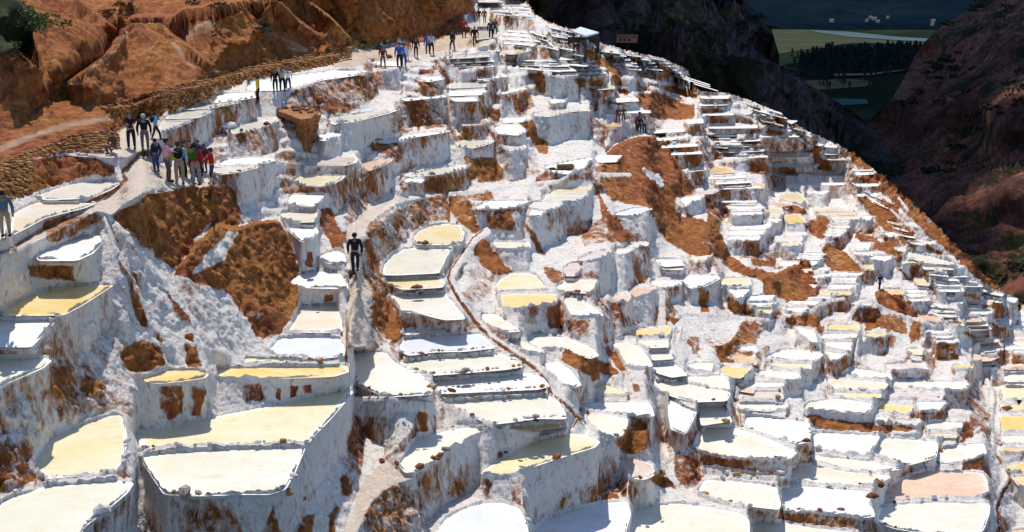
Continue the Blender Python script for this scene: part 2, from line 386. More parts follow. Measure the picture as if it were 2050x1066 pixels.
STAINS = [ (.12,"458,462 482,470 445,520 404,550 385,548 420,502"), (.12,"696,797 780,800 870,792 884,830 850,832 780,838 716,835"),
 (.8,"806,204 850,196 855,215 838,265 820,230"),(.6,"840,248 885,240 892,255 850,259"),(.85,"1050,150 1086,139 1094,185 1078,188 1064,160"),
 (.75,"1028,190 1061,185 1071,213 1036,230 1029,213"),(.9,"968,216 1003,220 1005,245 991,245"),(.95,"875,141 892,143 906,169 896,180 889,160"),
 (.9,"838,137 875,143 868,151 840,150"),(.95,"1040,245 1068,239 1075,276 1059,276"),(.95,"963,109 977,122 973,136 963,130"),(.95,"924,257 934,257 934,276 924,276"),
 (.6,"780,220 812,216 827,259 815,269 780,271"),(.8,"824,157 864,178 878,185 838,174"),(.95,"1184,106 1212,121 1246,148 1226,146 1195,127 1179,118"),
 (1.1,"1269,190 1307,188 1360,206 1353,218 1286,216 1277,200"),(1.,"1286,220 1353,220 1390,213 1388,229 1370,237 1325,229"),(.95,"1223,151 1240,153 1251,171 1233,172 1221,164"),
 (1.,"1233,178 1260,181 1258,190 1240,190"),(.95,"1337,178 1391,183 1395,197 1363,190"),(.9,"1149,157 1170,158 1177,179 1160,172"),(.9,"1211,200 1258,213 1265,218 1223,208"),
 (.8,"1179,207 1198,209 1198,223 1186,223"),(.7,"1398,218 1434,213 1460,225 1402,225"),(.9,"1442,200 1460,194 1462,216"),
 (.75,"1486,277 1512,279 1525,300 1498,302 1486,293"),(.8,"1540,291 1551,288 1562,303 1540,303"),(.9,"1434,296 1462,302 1486,318 1433,319"),(.85,"1504,328 1534,328 1535,351 1498,351"),
 (.75,"1558,333 1586,333 1593,352 1558,352"),(.95,"1537,256 1567,261 1568,272 1537,270"),(.9,"1600,279 1628,296 1604,300"),(1.1,"1623,300 1642,296 1639,317 1663,328 1667,340 1640,340 1635,325"),
 (.6,"1410,230 1458,231 1458,249 1416,249"),(.8,"1414,270 1447,265 1435,284"),(.95,"1442,196 1460,198 1470,216 1453,210"),(1.,"1551,235 1572,237 1570,246 1553,246"),
 (.9,"1707,305 1737,333 1730,338 1700,312"),(.9,"1335,287 1375,290 1410,318 1393,332 1358,302"),
 (1.15,"1478,535 1517,542 1566,546 1587,532 1615,519 1622,540 1636,581 1617,588 1605,595 1585,600 1575,609 1570,598 1526,586 1524,570 1538,568 1503,556"),
 (1.,"1455,598 1471,602 1510,623 1492,630 1462,632"),(1.,"1590,637 1625,633 1631,651 1600,653"),(1.,"1565,634 1587,639 1589,653 1570,644"),(.7,"1631,654 1654,654 1650,670 1635,663"),
 (.9,"1650,500 1685,503 1727,539 1713,542 1675,542 1652,532 1645,514"),(.9,"1406,605 1424,612 1422,628 1408,623"),(.8,"1503,514 1556,532 1520,537 1503,530"),
 (1.15,"1751,585 1768,578 1796,588 1818,604 1823,622 1821,634 1796,627 1768,616"),(1.,"1821,627 1837,624 1837,638 1823,636"),
 (.85,"1727,617 1756,619 1755,660 1731,662"),(.75,"1756,622 1811,640 1818,673 1795,665 1756,656"),(1.1,"1823,643 1837,643 1840,687 1820,690"),(.7,"1864,687 1884,674 1905,700"),
 (.95,"1918,662 1944,667 1983,699 1966,701 1942,679"),(.6,"1888,554 1929,568 1922,585 1896,571"),(.9,"1927,592 1953,588 1951,597"),(.95,"1966,607 2009,612 2006,626 1977,619"),
 (.95,"1966,643 2009,655 1987,662"),(.95,"1917,520 1948,525 1949,542 1922,534"),(.95,"1789,539 1806,539 1826,570 1809,559"),(.9,"1823,530 1842,534 1833,571 1820,560"),
 (1.,"1714,392 1775,408 1796,428 1797,456 1768,445 1741,425"),(1.,"1796,456 1818,459 1830,480 1809,473"),(.9,"1837,483 1871,497 1896,517 1862,507"),
 (.95,"1710,478 1717,466 1743,471 1765,486 1789,502 1773,508 1745,505 1741,490"),(.8,"1782,512 1816,510 1802,532"),
 (.5,"46,800 250,790 262,812 150,830 60,860 30,830"),(.75,"160,758 215,765 210,800 165,800"),(.7,"80,785 120,775 130,800 85,800"),(.85,"317,773 365,775 368,830 335,840 318,820"),
 (.9,"385,775 405,775 403,830 385,830"),(.75,"487,773 520,768 530,800 490,805"),(.8,"548,773 565,775 562,805 548,803"),(.95,"581,770 597,772 594,795 582,798"),(.8,"608,765 628,766 625,785 610,786"),
 (.85,"56,532 150,535 150,560 97,563 56,555"),(.65,"86,448 140,430 195,424 205,445 180,460 128,482 95,490"),
 (.9,"241,530 269,548 299,652 277,640 254,556"),(.8,"327,576 380,639 388,652 355,637 337,601"),(.9,"216,453 228,453 244,519 261,535 241,535"),(.85,"239,448 264,463 287,506 275,510 250,475"),
 (.7,"525,1066 546,1014 561,1066"),(.85,"590,1050 620,1030 625,1080 590,1080"),(.7,"683,948 708,961 703,999 685,989"),(.8,"655,1030 672,1020 668,1080 655,1080"),
 (1.,"840,829 860,829 860,867 840,867"),(.75,"969,961 987,968 982,1004 967,999"),(.95,"1205,991 1236,989 1233,1004 1205,1004"),
 (.9,"741,341 756,392 736,372"),(.85,"799,328 815,384 804,387"),(.5,"804,361 865,359 865,387 812,389"),(.95,"928,312 990,318 1010,340 1005,360 965,365 940,345"),
 (.7,"929,387 982,384 990,402 946,407"),(.6,"962,422 1020,415 1030,465 985,458"),(.95,"614,501 624,501 629,535 614,535"),(.9,"650,588 668,588 668,603 650,603"),
 (.8,"1043,440 1084,483 1096,514 1081,508 1051,463"),(.8,"1000,420 1028,415 1015,458 1000,458"),(.6,"1157,443 1218,438 1218,488 1172,493"),(.9,"1183,366 1216,415 1220,422 1203,417"),
 (.75,"1198,328 1243,331 1241,387 1216,382 1200,349"),(.85,"1058,265 1099,285 1096,308 1079,308 1061,280"),(.4,"1020,321 1071,316 1084,349 1025,351"),(.6,"1071,354 1114,344 1122,359 1076,377"),
 (.65,"1127,349 1178,344 1183,361 1142,361"),(.6,"1411,392 1462,377 1464,427 1431,458 1416,443"),(.9,"1416,422 1452,458 1416,448"),(.55,"1465,488 1520,468 1520,520 1480,520"),
 (.5,"1015,626 1076,609 1076,652 1050,652"),(.85,"1096,614 1127,611 1127,657 1101,662"),(.6,"1132,632 1178,637 1178,680 1132,662"),(.55,"1218,601 1249,619 1294,652 1228,657"),
 (.6,"1391,578 1416,581 1426,621 1406,614"),(1.,"1327,632 1368,642 1355,652"),(.95,"1431,703 1469,692 1482,723 1444,730"),(.9,"1365,672 1406,720 1385,702"),
 (.7,"1089,530 1127,545 1129,571 1109,578 1089,550"),(.95,"1185,748 1203,751 1200,763 1185,763"),(.85,"1264,766 1284,774 1287,786 1264,781"),(.45,"1302,814 1337,809 1342,872 1310,877"),
 (0.,"1290,339 1323,353 1326,375 1319,376 1295,355"),(0.,"1325,250 1340,246 1348,262 1322,264"),(0.,"1351,260 1372,259 1375,288 1355,271"),
 (.75,"500,600 520,640 500,650"),(.5,"300,640 330,660 320,700"),(.45,"130,660 190,640 200,740 150,730"),
]
# bright salt-capped wall tops and channel banks: half width, polyline
RIMS = [(3,"824,120 885,107 955,100"),(2,"984,108 1061,102"),(2.5,"924,144 991,135"),(2,"955,160 1010,151"),(2,"1003,136 1087,139"),(2,"987,158 1050,148"),(2.5,"996,187 1054,176 1070,173"),
 (2,"1089,146 1130,157"),(2.5,"1246,155 1295,162 1340,169 1381,179"),(2,"1175,157 1216,151"),(2.5,"1302,176 1330,185 1360,195 1384,206"),(2,"1265,187 1302,187"),(2,"1362,208 1390,209"),
 (2,"1403,228 1461,227"),(2.5,"1416,252 1470,251 1502,252"),(2.5,"1502,256 1535,255"),(2.5,"1470,274 1544,273 1588,272"),(2.5,"1440,286 1484,282"),(2.5,"1475,307 1507,300"),(2.5,"1488,314 1558,311 1623,311"),
 (2.5,"1546,331 1590,331"),(2.5,"1595,337 1639,333"),(2.5,"1432,325 1493,319"),(2.5,"1598,353 1672,346"),(2,"1423,210 1470,223 1533,254 1590,268 1628,296"),(2,"1505,212 1549,226"),
 (2.5,"1240,288 1270,315 1290,342"),(3,"1377,278 1412,277 1432,292"),(3,"1355,634 1380,630 1440,634 1520,641 1566,644"),(3,"1566,636 1610,630 1664,602 1690,600"),(2.5,"1668,593 1696,586 1720,574"),
 (3,"1693,647 1714,614 1741,609 1785,626 1820,641 1833,640 1870,655"),(2.5,"1871,542 1910,532 1920,528"),(2.5,"1700,502 1727,541"),(2.5,"1820,500 1847,514 1901,520"),(2,"1782,421 1820,456"),(2,"1799,398 1818,423"),
 (9,"975,464 950,480 930,510 905,545 900,560 915,590 950,640 985,680 1040,715 1075,740 1100,765 1108,790 1140,815 1160,840 1150,862"),
 (8,"1985,905 2000,930 2018,960 2002,990 1992,1020 1996,1130"),(5,"1975,760 1990,800 1985,850 1990,900"),
 (3,"1720,668 1716,690 1712,712 1722,730 1736,738"),(3,"1352,655 1345,690 1352,712 1372,738 1395,748"),(4,"700,800 760,800 830,806 900,816 945,840 985,852"),
 (4,"1010,640 1000,622 1035,618"),(3,"1200,352 1262,352"),(3,"1365,655 1360,680"),(3,"1150,345 1120,365 1040,372 960,385 900,390"),
 (4,"60,492 30,508 -20,525"),(4,"210,440 235,500 262,560 300,640 350,700"),(4,"232,450 330,560 420,690 460,712"),(3,"460,712 380,690 330,660"),]
GROOVES = [(1.6,"965,466 945,482 925,512 900,547 896,562 911,592 946,642 981,682 1036,717 1071,742 1096,767 1103,792 1135,817 1156,842 1147,860"),
 (1.6,"708,540 710,560 712,590 705,615 698,640 694,700 692,740"),(1.8,"1990,910 2006,935 2024,962 2006,992 1996,1022 2000,1130"),
 (3,"302,300 270,322 246,342 250,360 235,378 165,412 100,448 30,494 -20,520"),(2,"690,465 700,500 706,540"),(2,"1240,288 1275,322 1285,338"),
 (2,"905,395 898,420 900,445"),]
DUSTS=[(5,"130,172 165,151 210,117 252,82 266,44 300,38 345,41 370,25 430,17 520,4"),(4,"0,75 40,102 72,138 92,180"),(8,"0,300 60,275 140,250 230,232"),
 (4,"590,90 610,100"),(4,"345,90 380,112 400,118"),(3,"210,212 270,196 350,172 425,157"),(3,"430,139 560,121 700,97"),(5,"560,45 600,80 615,100")]
import math, numpy as np
F=2460.; CX=1025.; CY=533.; HOR=-120.
PITCH=CAM_PITCH
cp,sp=math.cos(PITCH),math.sin(PITCH)
def ray(x,y):
    a=(np.asarray(x,float)-CX)/F; b=(CY-np.asarray(y,float))/F
    return a, cp+b*sp, -sp+b*cp          # world direction (X right, Y ahead, Z up)
def pix(X,Y,Z):
    dz=np.asarray(Z,float)-CAMZ; Y=np.asarray(Y,float)
    d=Y*cp-dz*sp; v=Y*sp+dz*cp
    return CX+F*np.asarray(X)/d, CY-F*v/d
def lnt(x,y):
    a,b,c=ray(x,y); return np.log(np.maximum(-c,1e-4)/b)
def poly(txt): return np.array([[float(v) for v in p.split(',')] for p in txt.split()])
def inside(P,X,Y):
    r=np.zeros(X.shape,bool); n=len(P)
    for i in range(n):
        x0,y0=P[i]; x1,y1=P[(i+1)%n]
        if y0==y1: continue
        c=((Y>=y0)!=(Y>=y1)); r^=c&(X<x0+(Y-y0)*(x1-x0)/(y1-y0))
    return r
def chaikin(P,n=1,q=.09):
    for _ in range(n):
        N=np.roll(P,-1,0); P=np.stack([P*(1-q)+N*q,P*q+N*(1-q)],1).reshape(-1,2)
    return P
PANS=[]
for ln in PANS_TXT.strip().splitlines():
    c,rest=ln.split(' ',1); PANS.append((c,poly(rest),0))
_r=np.random.RandomState(5)
for fi,(cols,tl,tr,br,bl,nr,nc,gap) in enumerate(FLIGHTS):
    tl,tr,br,bl=[np.array(p,float) for p in (tl,tr,br,bl)]
    def at(u,v): return (tl*(1-u)+tr*u)*(1-v)+(bl*(1-u)+br*u)*v
    for r in range(nr):
        for c in range(nc):
            j=_r.uniform(-.08,.08,4)
            v0=(r+.04)/nr+ j[0]/nr; v1=(r+1-gap)/nr + j[1]/nr*.6
            u0=(c+.03)/nc + (j[2]/nc if nc>1 or True else 0); u1=(c+.95)/nc+j[3]/nc
            sk=_r.uniform(-.12,.12)/nr
            P=np.array([at(u0,v0),at((u0+u1)/2,v0-sk*.4),at(u1,v0+sk),at(u1,v1+sk),at((u0+u1)/2,v1+.05/nr),at(u0,v1)])
            PANS.append((cols[_r.randint(len(cols))],P,fi+1))
NP=len(PANS)
def grow_pans():
    gx=np.arange(-60,2120,2.); gy=np.arange(-20,1140,2.); XX,YY=np.meshgrid(gx,gy); R=np.full(XX.shape,-1)
    for f,e,t in ZONES[1:]:
        P=poly(t); m=inside(P,XX,YY)
        if e>.5 or f>=.8: R[m]=-2
    for hw,t in RIMS:
        P=poly(t)
        if hw>=4: R[linedist(P,XX,YY)<hw*.6]=-2
    for k,(c,P,_) in enumerate(PANS):
        m=inside(P,XX,YY); R[m]=k
    for k,(c,P,fl) in enumerate(PANS):
        y0,y1=P[:,1].min(),P[:,1].max(); x0,x1=P[:,0].min(),P[:,0].max(); cx=(x0+x1)/2
        ext=[0,0]
        for side in (0,1):
            gs=[]
            for fy in (.35,.5,.65):
                j=int(np.clip((y0+(y1-y0)*fy+20)/2,0,len(gy)-1)); row=R[j]; own=np.nonzero(row==k)[0]
                if not len(own): continue
                i=own.max() if side else own.min(); st=1 if side else -1; q=i+st; g=0
                while 0<=q<len(gx) and row[q]==-1 and g<50: q+=st; g+=1
                gs.append(g*2)
            if gs and 8<max(gs)<=75: g=min(gs); ext[side]=max(0,(g-7)/2) if g<80 else 0
        cap=.32*(x1-x0)
        L,Rr=min(ext[0],cap),min(ext[1],cap)
        Q=P.copy()
        for v in Q:
            t=(v[0]-cx)/((x1-x0)/2)
            v[0]+= Rr*max(0,t)**.7 if t>0 else -L*(-t)**.7
        PANS[k]=(c,Q,fl)
def window(P,xs,ys,pad=0):
    i0,i1=np.searchsorted(xs,[P[:,0].min()-pad,P[:,0].max()+pad]); j0,j1=np.searchsorted(ys,[P[:,1].min()-pad,P[:,1].max()+pad])
    return slice(j0,j1),slice(i0,i1)
EXTRA={}
def warpn(x,y,a,b):
    i=np.floor(x);j=np.floor(y);u=x-i;v=y-j;u=u*u*(3-2*u);v=v*v*(3-2*v)
    h=lambda i,j: np.modf(np.abs(np.sin(i*12.9898+j*78.233+a)*43758.5453+b*.37))[0]
    return (h(i,j)*(1-u)+h(i+1,j)*u)*(1-v)+(h(i,j+1)*(1-u)+h(i+1,j+1)*u)*v-.5
def linedist(P,X,Y):
    d=np.full(X.shape,1e3)
    for a,b in zip(P[:-1],P[1:]):
        v=b-a; L=v@v; t=np.clip(((X-a[0])*v[0]+(Y-a[1])*v[1])/L,0,1)
        d=np.minimum(d,np.hypot(X-a[0]-t*v[0],(Y-a[1]-t*v[1])*1.3))
    return d
def classify(xs,ys):
    X,Y=np.meshgrid(xs,ys); flat=np.full(X.shape,WALLFLAT); earth=np.zeros(X.shape)
    flat[(Y<240)&(X>880)]=.2
    per=np.clip(8+(Y-100)*.028,7,30)
    cxw=np.clip(38+Y*.09,40,120); ci=np.floor(X/cxw+warpn(X/90,Y/70,2,2)*.9); sx=np.sin(ci*91.7)*43758.5; ph=sx-np.floor(sx)
    bandv=np.log(np.maximum(Y+260,20))*26+ph+warpn(X/45,Y/40,5,9)*.9+(ph-.5)*X*.006
    fr=bandv-np.floor(bandv); zoneok=((X>820)|((Y<560)&(X>430)))&(Y>20)
    led=(fr<.26)&zoneok
    default=np.ones(X.shape,bool)
    k=np.clip(Y/700.,.35,1.); wx=0;wy=0
    for lam,amp in ((34.,9.),(12.,6.),(5.,3.)):
        a=warpn(X/lam,Y/lam,3,7)*amp; b=warpn(X/lam+40,Y/lam+17,11,5)*amp; wx=wx+a*k; wy=wy+b*k*1.2
    XW=X+wx; YW=Y+wy; path=np.zeros(X.shape); hillm=np.zeros(X.shape,bool)
    for zi,(f,e,t) in enumerate(ZONES):
        P=chaikin(poly(t),1,.15); w=window(P,xs,ys)
        m=inside(P,X[w],Y[w]); flat[w][m]=f; default[w][m]=False
        w=window(P,xs,ys,20); m=inside(P,XW[w],YW[w]); earth[w][m]=e; path[w][m]=1. if (f>=.8 and e<.9) else 0.
        if zi==0: hillm|=False; hillm[w]|=m
    for e,t in STAINS:
        P=poly(t); w=window(P,xs,ys,20); m=inside(P,XW[w],YW[w]); earth[w][m]=e; path[w][m]=0
    EXTRA['path']=path; EXTRA['flat']=flat
    rim=np.zeros(X.shape)
    for hw,t in RIMS:
        P=poly(t); w=window(P,xs,ys,hw+1); d=linedist(P,X[w],Y[w]); m=d<hw
        flat[w][m]=.75; earth[w][m]=0; rim[w]=np.maximum(rim[w],np.clip(1-d/hw,0,1))
    for hw,t in GROOVES:
        P=poly(t); w=window(P,xs,ys,hw+1); d=linedist(P,X[w],Y[w]); m=d<hw
        earth[w][m]=1.1; rim[w][m]=-1
    pid=np.full(X.shape,-1,int)
    for k,(c,P,_) in enumerate(PANS):
        P=chaikin(P,1); w=window(P,xs,ys)
        m=inside(P,X[w],Y[w]); pid[w][m]=k
    default&=(rim==0)
    cnt=np.full(len(xs),1e4); own=np.zeros(X.shape,bool); dy=ys[1]-ys[0]
    for j in range(len(ys)):
        cnt=np.where(pid[j]>=0,0,cnt+dy); own[j]=(cnt>0)&(cnt<np.where(xs>1340,22+.02*ys[j],38+.07*ys[j]))&default[j]&(pid[j]<0)
    # low dividers between neighbouring pans
    last=np.full(len(xs),-1000); div=np.zeros(X.shape,bool); gone=np.zeros(len(xs),bool)
    G=np.where(ys>600,8+.0175*ys,6.5+.0125*ys)
    for j in range(len(ys)):
        isp=pid[j]>=0; gap=(j-last)*dy
        for i in np.nonzero(isp&(j-last>1)&(gap<=G[j]))[0]: div[last[i]+1:j,i]=True
        last=np.where(isp,j,last)
    own&=~div
    flat[own]=.02; flat[div]=.68
    flat[led&default&~own&(pid<0)]=.78
    EXTRA['own']=own; EXTRA['div']=div; EXTRA['w']=np.where(div,16.,np.where(own,3.,np.where(default,.35,1.))); led=led&~div
    ex=np.array(EDGE,float); ey=np.interp(xs,ex[:,0],ex[:,1],left=-1e4)
    ok=Y>=ey[None,:]-0.01
    jump=np.zeros(X.shape)
    for amt,t in CRESTS:
        P=poly(t); yc=np.interp(xs,P[:,0],P[:,1],left=-1e5,right=-1e5)
        dy=ys[1]-ys[0]
        k=np.round((yc-ys[0])/dy).astype(int)
        L=np.minimum(1,np.minimum(xs-P[0,0],P[-1,0]-xs)/40.)
        for i in np.nonzero((k>=0)&(k<len(ys)-3)&(L>0))[0]:
            jump[k[i]:k[i]+3,i]+=amt*L[i]/3
    EXTRA['jump']=jump>0
    return X,Y,flat,earth,pid,ok,jump,rim
WALLFLAT=.12
ANCH=[(12,475,42),(425,370,56),(515,200,83),(285,300,64),(800,134,104),(900,105,110),(985,75,122),(710,545,56),(1280,265,115),
      (150,1050,34),(950,1060,44),(1450,1060,55),(1900,1050,63),(2040,800,92),(1700,900,72),(1400,700,80),(1640,350,150),(2040,620,145),(1380,150,230),(1050,5,220),
      (0,0,92),(600,10,112),(890,10,130),(60,250,64)]
def solve(xs,ys,iters=1200,init=None,fixed=None,verbose=False):
    X,Y,flat,earth,pid,ok,jump,rim=classify(xs,ys)
    LT=lnt(X,Y)
    var=np.full(X.shape,-1,int); off=np.zeros(X.shape)
    m=ok&(pid<0); n0=m.sum(); var[m]=np.arange(n0)
    mp=ok&(pid>=0); var[mp]=n0+pid[mp]; off[mp]=-LT[mp]
    N=n0+NP
    A=[];B=[];T=[];W=[]
    def add(sa,sb,t,w):
        a=var[sa];b=var[sb]; k=(a>=0)&(b>=0)&(a!=b)
        A.append(a[k]);B.append(b[k]);T.append((t-off[sa]+off[sb])[k]);W.append(np.broadcast_to(w,a.shape)[k])
    up=(slice(0,-1),slice(None)); dn=(slice(1,None),slice(None))
    fl=.5*(flat[up]+flat[dn])
    add(up,dn,fl*(LT[dn]-LT[up])+.5*(jump[up]+jump[dn]),np.where((flat[up]>.79)&(flat[dn]>.79)&(pid[up]<0)&(pid[dn]<0),20.,np.where((fl>.7)&~EXTRA['div'][up],3.,np.minimum(EXTRA['w'][up],EXTRA['w'][dn]))))
    le=(slice(None),slice(0,-1)); ri=(slice(None),slice(1,None))
    wp=np.where((pid[le]>=0)|(pid[ri]>=0),.02,.08)
    wp=np.where(flat[le]!=flat[ri],.02,wp); wp=np.where(EXTRA['own'][le]|EXTRA['own'][ri],.025,wp)
    add(le,ri,np.zeros(X[le].shape),wp)
    A=np.concatenate(A);B=np.concatenate(B);T=np.concatenate(T);W=np.concatenate(W)
    ai=[];at_=[]
    for x,y,d in ANCH:
        i=np.argmin(abs(xs-x));j=np.argmin(abs(ys-y))
        if var[j,i]>=0: ai.append(var[j,i]);at_.append(math.log(d)-off[j,i])
    ai=np.array(ai);at_=np.array(at_);wa=ANCHW
    def mul(u):
        r=W*(u[A]-u[B]); o=np.bincount(A,r,N)-np.bincount(B,r,N)
        o+=np.bincount(ai,wa*u[ai],N); return o+1e-6*u
    rhs=np.bincount(A,W*T,N)-np.bincount(B,W*T,N)+np.bincount(ai,wa*at_,N)+1e-6*4.2
    diag=np.bincount(A,W,N)+np.bincount(B,W,N)+np.bincount(ai,np.full(len(ai),wa),N)+1e-6
    u=np.full(N,4.2); 
    g=np.where(var>=0,np.log(75.)-off,0)
    u=np.full(N,0.); u[var[var>=0]]=g[var>=0]
    if init is not None: u[var[var>=0]]=(init-off)[var>=0]
    free=np.ones(N)
    if fixed is not None: u[n0:]=fixed; free[n0:]=0
    r=(rhs-mul(u))*free; z=r/diag; p=z.copy(); rz=r@z
    for it in range(iters):
        q=mul(p); al=rz/(p@q); u+=al*p; r-=al*q*free; z=r/diag; rn=r@z
        if rn<1e-9: break
        p=z+rn/rz*p; rz=rn
    if verbose: print('cg',it,rn)
    U=np.where(var>=0,u[var]+off,np.nan)
    return X,Y,U,pid,u[n0:],earth,ok,rim
ANCHW=1.
grow_pans()
CAMZ=60.
# ------------------------------------------------------------------ helpers
C=S.collection
def tag(o,label=None,cat=None,group=None,kind=None):
    if label: o['label']=label
    if cat: o['category']=cat
    if group: o['group']=group
    if kind: o['kind']=kind
    return o
def empty(name,loc,label,cat,group=None,rz=0.):
    o=bpy.data.objects.new(name,None); C.objects.link(o); o.location=loc; o.rotation_euler=(0,0,rz); o.empty_display_size=.2
    return tag(o,label,cat,group)
def mesh_np(name,V,Fq,mats=(),attrs=None,midx=None,smooth=False):
    """mesh from arrays; Fq (n,3|4)"""
    me=bpy.data.meshes.new(name); V=np.asarray(V,np.float32); Fq=np.asarray(Fq,np.int32)
    n,k=Fq.shape
    me.vertices.add(len(V)); me.vertices.foreach_set('co',V.ravel())
    me.loops.add(n*k); me.loops.foreach_set('vertex_index',Fq.ravel())
    me.polygons.add(n); me.polygons.foreach_set('loop_start',np.arange(0,n*k,k,dtype=np.int32)); me.polygons.foreach_set('loop_total',np.full(n,k,np.int32))
    if midx is not None: me.polygons.foreach_set('material_index',np.asarray(midx,np.int32))
    me.update(calc_edges=True)
    if smooth: me.polygons.foreach_set('use_smooth',np.ones(n,bool))
    for m in mats: me.materials.append(m)
    for a,v in (attrs or {}).items():
        at=me.attributes.new(a,'FLOAT','POINT'); at.data.foreach_set('value',np.asarray(v,np.float32))
    return me
def link(name,me,parent=None,loc=(0,0,0)):
    o=bpy.data.objects.new(name,me); C.objects.link(o); o.location=loc
    if parent: o.parent=parent
    return o
def bm_obj(name,bm,mats,parent=None,loc=(0,0,0),smooth=False):
    me=bpy.data.meshes.new(name); bm.normal_update(); bm.to_mesh(me); bm.free()
    for m in (mats if isinstance(mats,(list,tuple)) else [mats]): me.materials.append(m)
    if smooth: me.polygons.foreach_set('use_smooth',np.ones(len(me.polygons),bool))
    return link(name,me,parent,loc)
def box(bm,c,s,rot=None,bev=0.):
    r=bmesh.ops.create_cube(bm,size=1.); vs=r['verts']
    M=Matrix.Translation(c)@(rot if rot else Matrix.Identity(4))@Matrix.Diagonal((s[0],s[1],s[2],1))
    bmesh.ops.transform(bm,matrix=M,verts=vs)
    if bev: bmesh.ops.bevel(bm,geom=list({e for v in vs for e in v.link_edges}),offset=bev,segments=1,affect='EDGES')
# value noise in 3-D, vectorised
_T=np.random.RandomState(11).rand(4096).astype(np.float32)
def vnoise(P,seed=0):
    q=np.floor(P).astype(np.int64); f=(P-q).astype(np.float32); f=f*f*(3-2*f)
    def h(i,j,k): return _T[((q[...,0]+i)*7349+(q[...,1]+j)*9151+(q[...,2]+k)*3571+seed*977 ^ ((q[...,0]+i)*31+(q[...,1]+j)*57>>3)*131)&4095]
    x,y,z=f[...,0],f[...,1],f[...,2]
    a=h(0,0,0)*(1-x)+h(1,0,0)*x; b=h(0,1,0)*(1-x)+h(1,1,0)*x; c=h(0,0,1)*(1-x)+h(1,0,1)*x; d=h(0,1,1)*(1-x)+h(1,1,1)*x
    return ((a*(1-y)+b*y)*(1-z)+(c*(1-y)+d*y)*z)-.5
def fbm(P,oct=3,seed=0,gain=.5):
    r=0;a=1.
    for o in range(oct): r=r+a*vnoise(P*2.03**o+17.3*o,seed+o); a*=gain
    return r
# ------------------------------------------------------------------ materials
class NT:
    def __init__(s,name):
        s.m=bpy.data.materials.new(name); s.m.use_nodes=True; s.t=s.m.node_tree; s.N=s.t.nodes; s.L=s.t.links; s.b=s.N['Principled BSDF']
    def n(s,t,**k):
        nd=s.N.new(t)
        for a,v in k.items(): setattr(nd,a,v)
        return nd
    def l(s,a,b): s.L.new(a,b)
    def pos(s,scale=(1,1,1)):
        g=s.n('ShaderNodeNewGeometry'); m=s.n('ShaderNodeMapping'); m.inputs['Scale'].default_value=scale; s.l(g.outputs['Position'],m.inputs['Vector']); return m.outputs[0]
    def objco(s,scale=(1,1,1)):
        g=s.n('ShaderNodeTexCoord'); m=s.n('ShaderNodeMapping'); m.inputs['Scale'].default_value=scale; s.l(g.outputs['Object'],m.inputs['Vector']); return m.outputs[0]
    def noise(s,v,scale,detail=4,rough=.55,dist=0.):
        t=s.n('ShaderNodeTexNoise'); t.inputs['Scale'].default_value=scale; t.inputs['Detail'].default_value=detail; t.inputs['Roughness'].default_value=rough; t.inputs['Distortion'].default_value=dist
        s.l(v,t.inputs['Vector']); return t.outputs['Fac']
    def ramp(s,f,stops,interp='LINEAR'):
        r=s.n('ShaderNodeValToRGB'); r.color_ramp.interpolation=interp; e=r.color_ramp.elements
        while len(e)<len(stops): e.new(.5)
        for i,(p,c) in enumerate(stops): e[i].position=p; e[i].color=(*c,1) if len(c)==3 else c
        s.l(f,r.inputs[0]); return r.outputs[0]
    def mr(s,f,a,b,c=0.,d=1.):
        m=s.n('ShaderNodeMapRange'); m.inputs[1].default_value=a;m.inputs[2].default_value=b;m.inputs[3].default_value=c;m.inputs[4].default_value=d; s.l(f,m.inputs[0]); return m.outputs[0]
    def math(s,op,a,b):
        m=s.n('ShaderNodeMath',operation=op)
        for i,v in enumerate((a,b)):
            if isinstance(v,(int,float)): m.inputs[i].default_value=v
            else: s.l(v,m.inputs[i])
        return m.outputs[0]
    def mix(s,f,a,b,mode='MIX'):
        m=s.n('ShaderNodeMix',data_type='RGBA',blend_type=mode)
        for i,v in ((0,f),(6,a),(7,b)):
            if isinstance(v,(int,float)): m.inputs[i].default_value=v
            elif isinstance(v,tuple): m.inputs[i].default_value=(*v,1)
            else: s.l(v,m.inputs[i])
        return m.outputs[2]
    def attr(s,n):
        a=s.n('ShaderNodeAttribute',attribute_name=n); return a.outputs['Fac']
    def bump(s,h,dist,strength=1.,prev=None):
        b=s.n('ShaderNodeBump'); b.inputs['Strength'].default_value=strength; b.inputs['Distance'].default_value=dist; s.l(h,b.inputs['Height'])
        if prev is not None: s.l(prev,b.inputs['Normal'])
        return b.outputs[0]
    def out(s,col,rough=.8,nrm=None,spec=.3):
        if isinstance(col,tuple): s.b.inputs['Base Color'].default_value=(*col,1)
        else: s.l(col,s.b.inputs['Base Color'])
        if isinstance(rough,(int,float)): s.b.inputs['Roughness'].default_value=rough
        else: s.l(rough,s.b.inputs['Roughness'])
        s.b.inputs['Specular IOR Level'].default_value=spec
        if nrm is not None: s.l(nrm,s.b.inputs['Normal'])
        return s.m
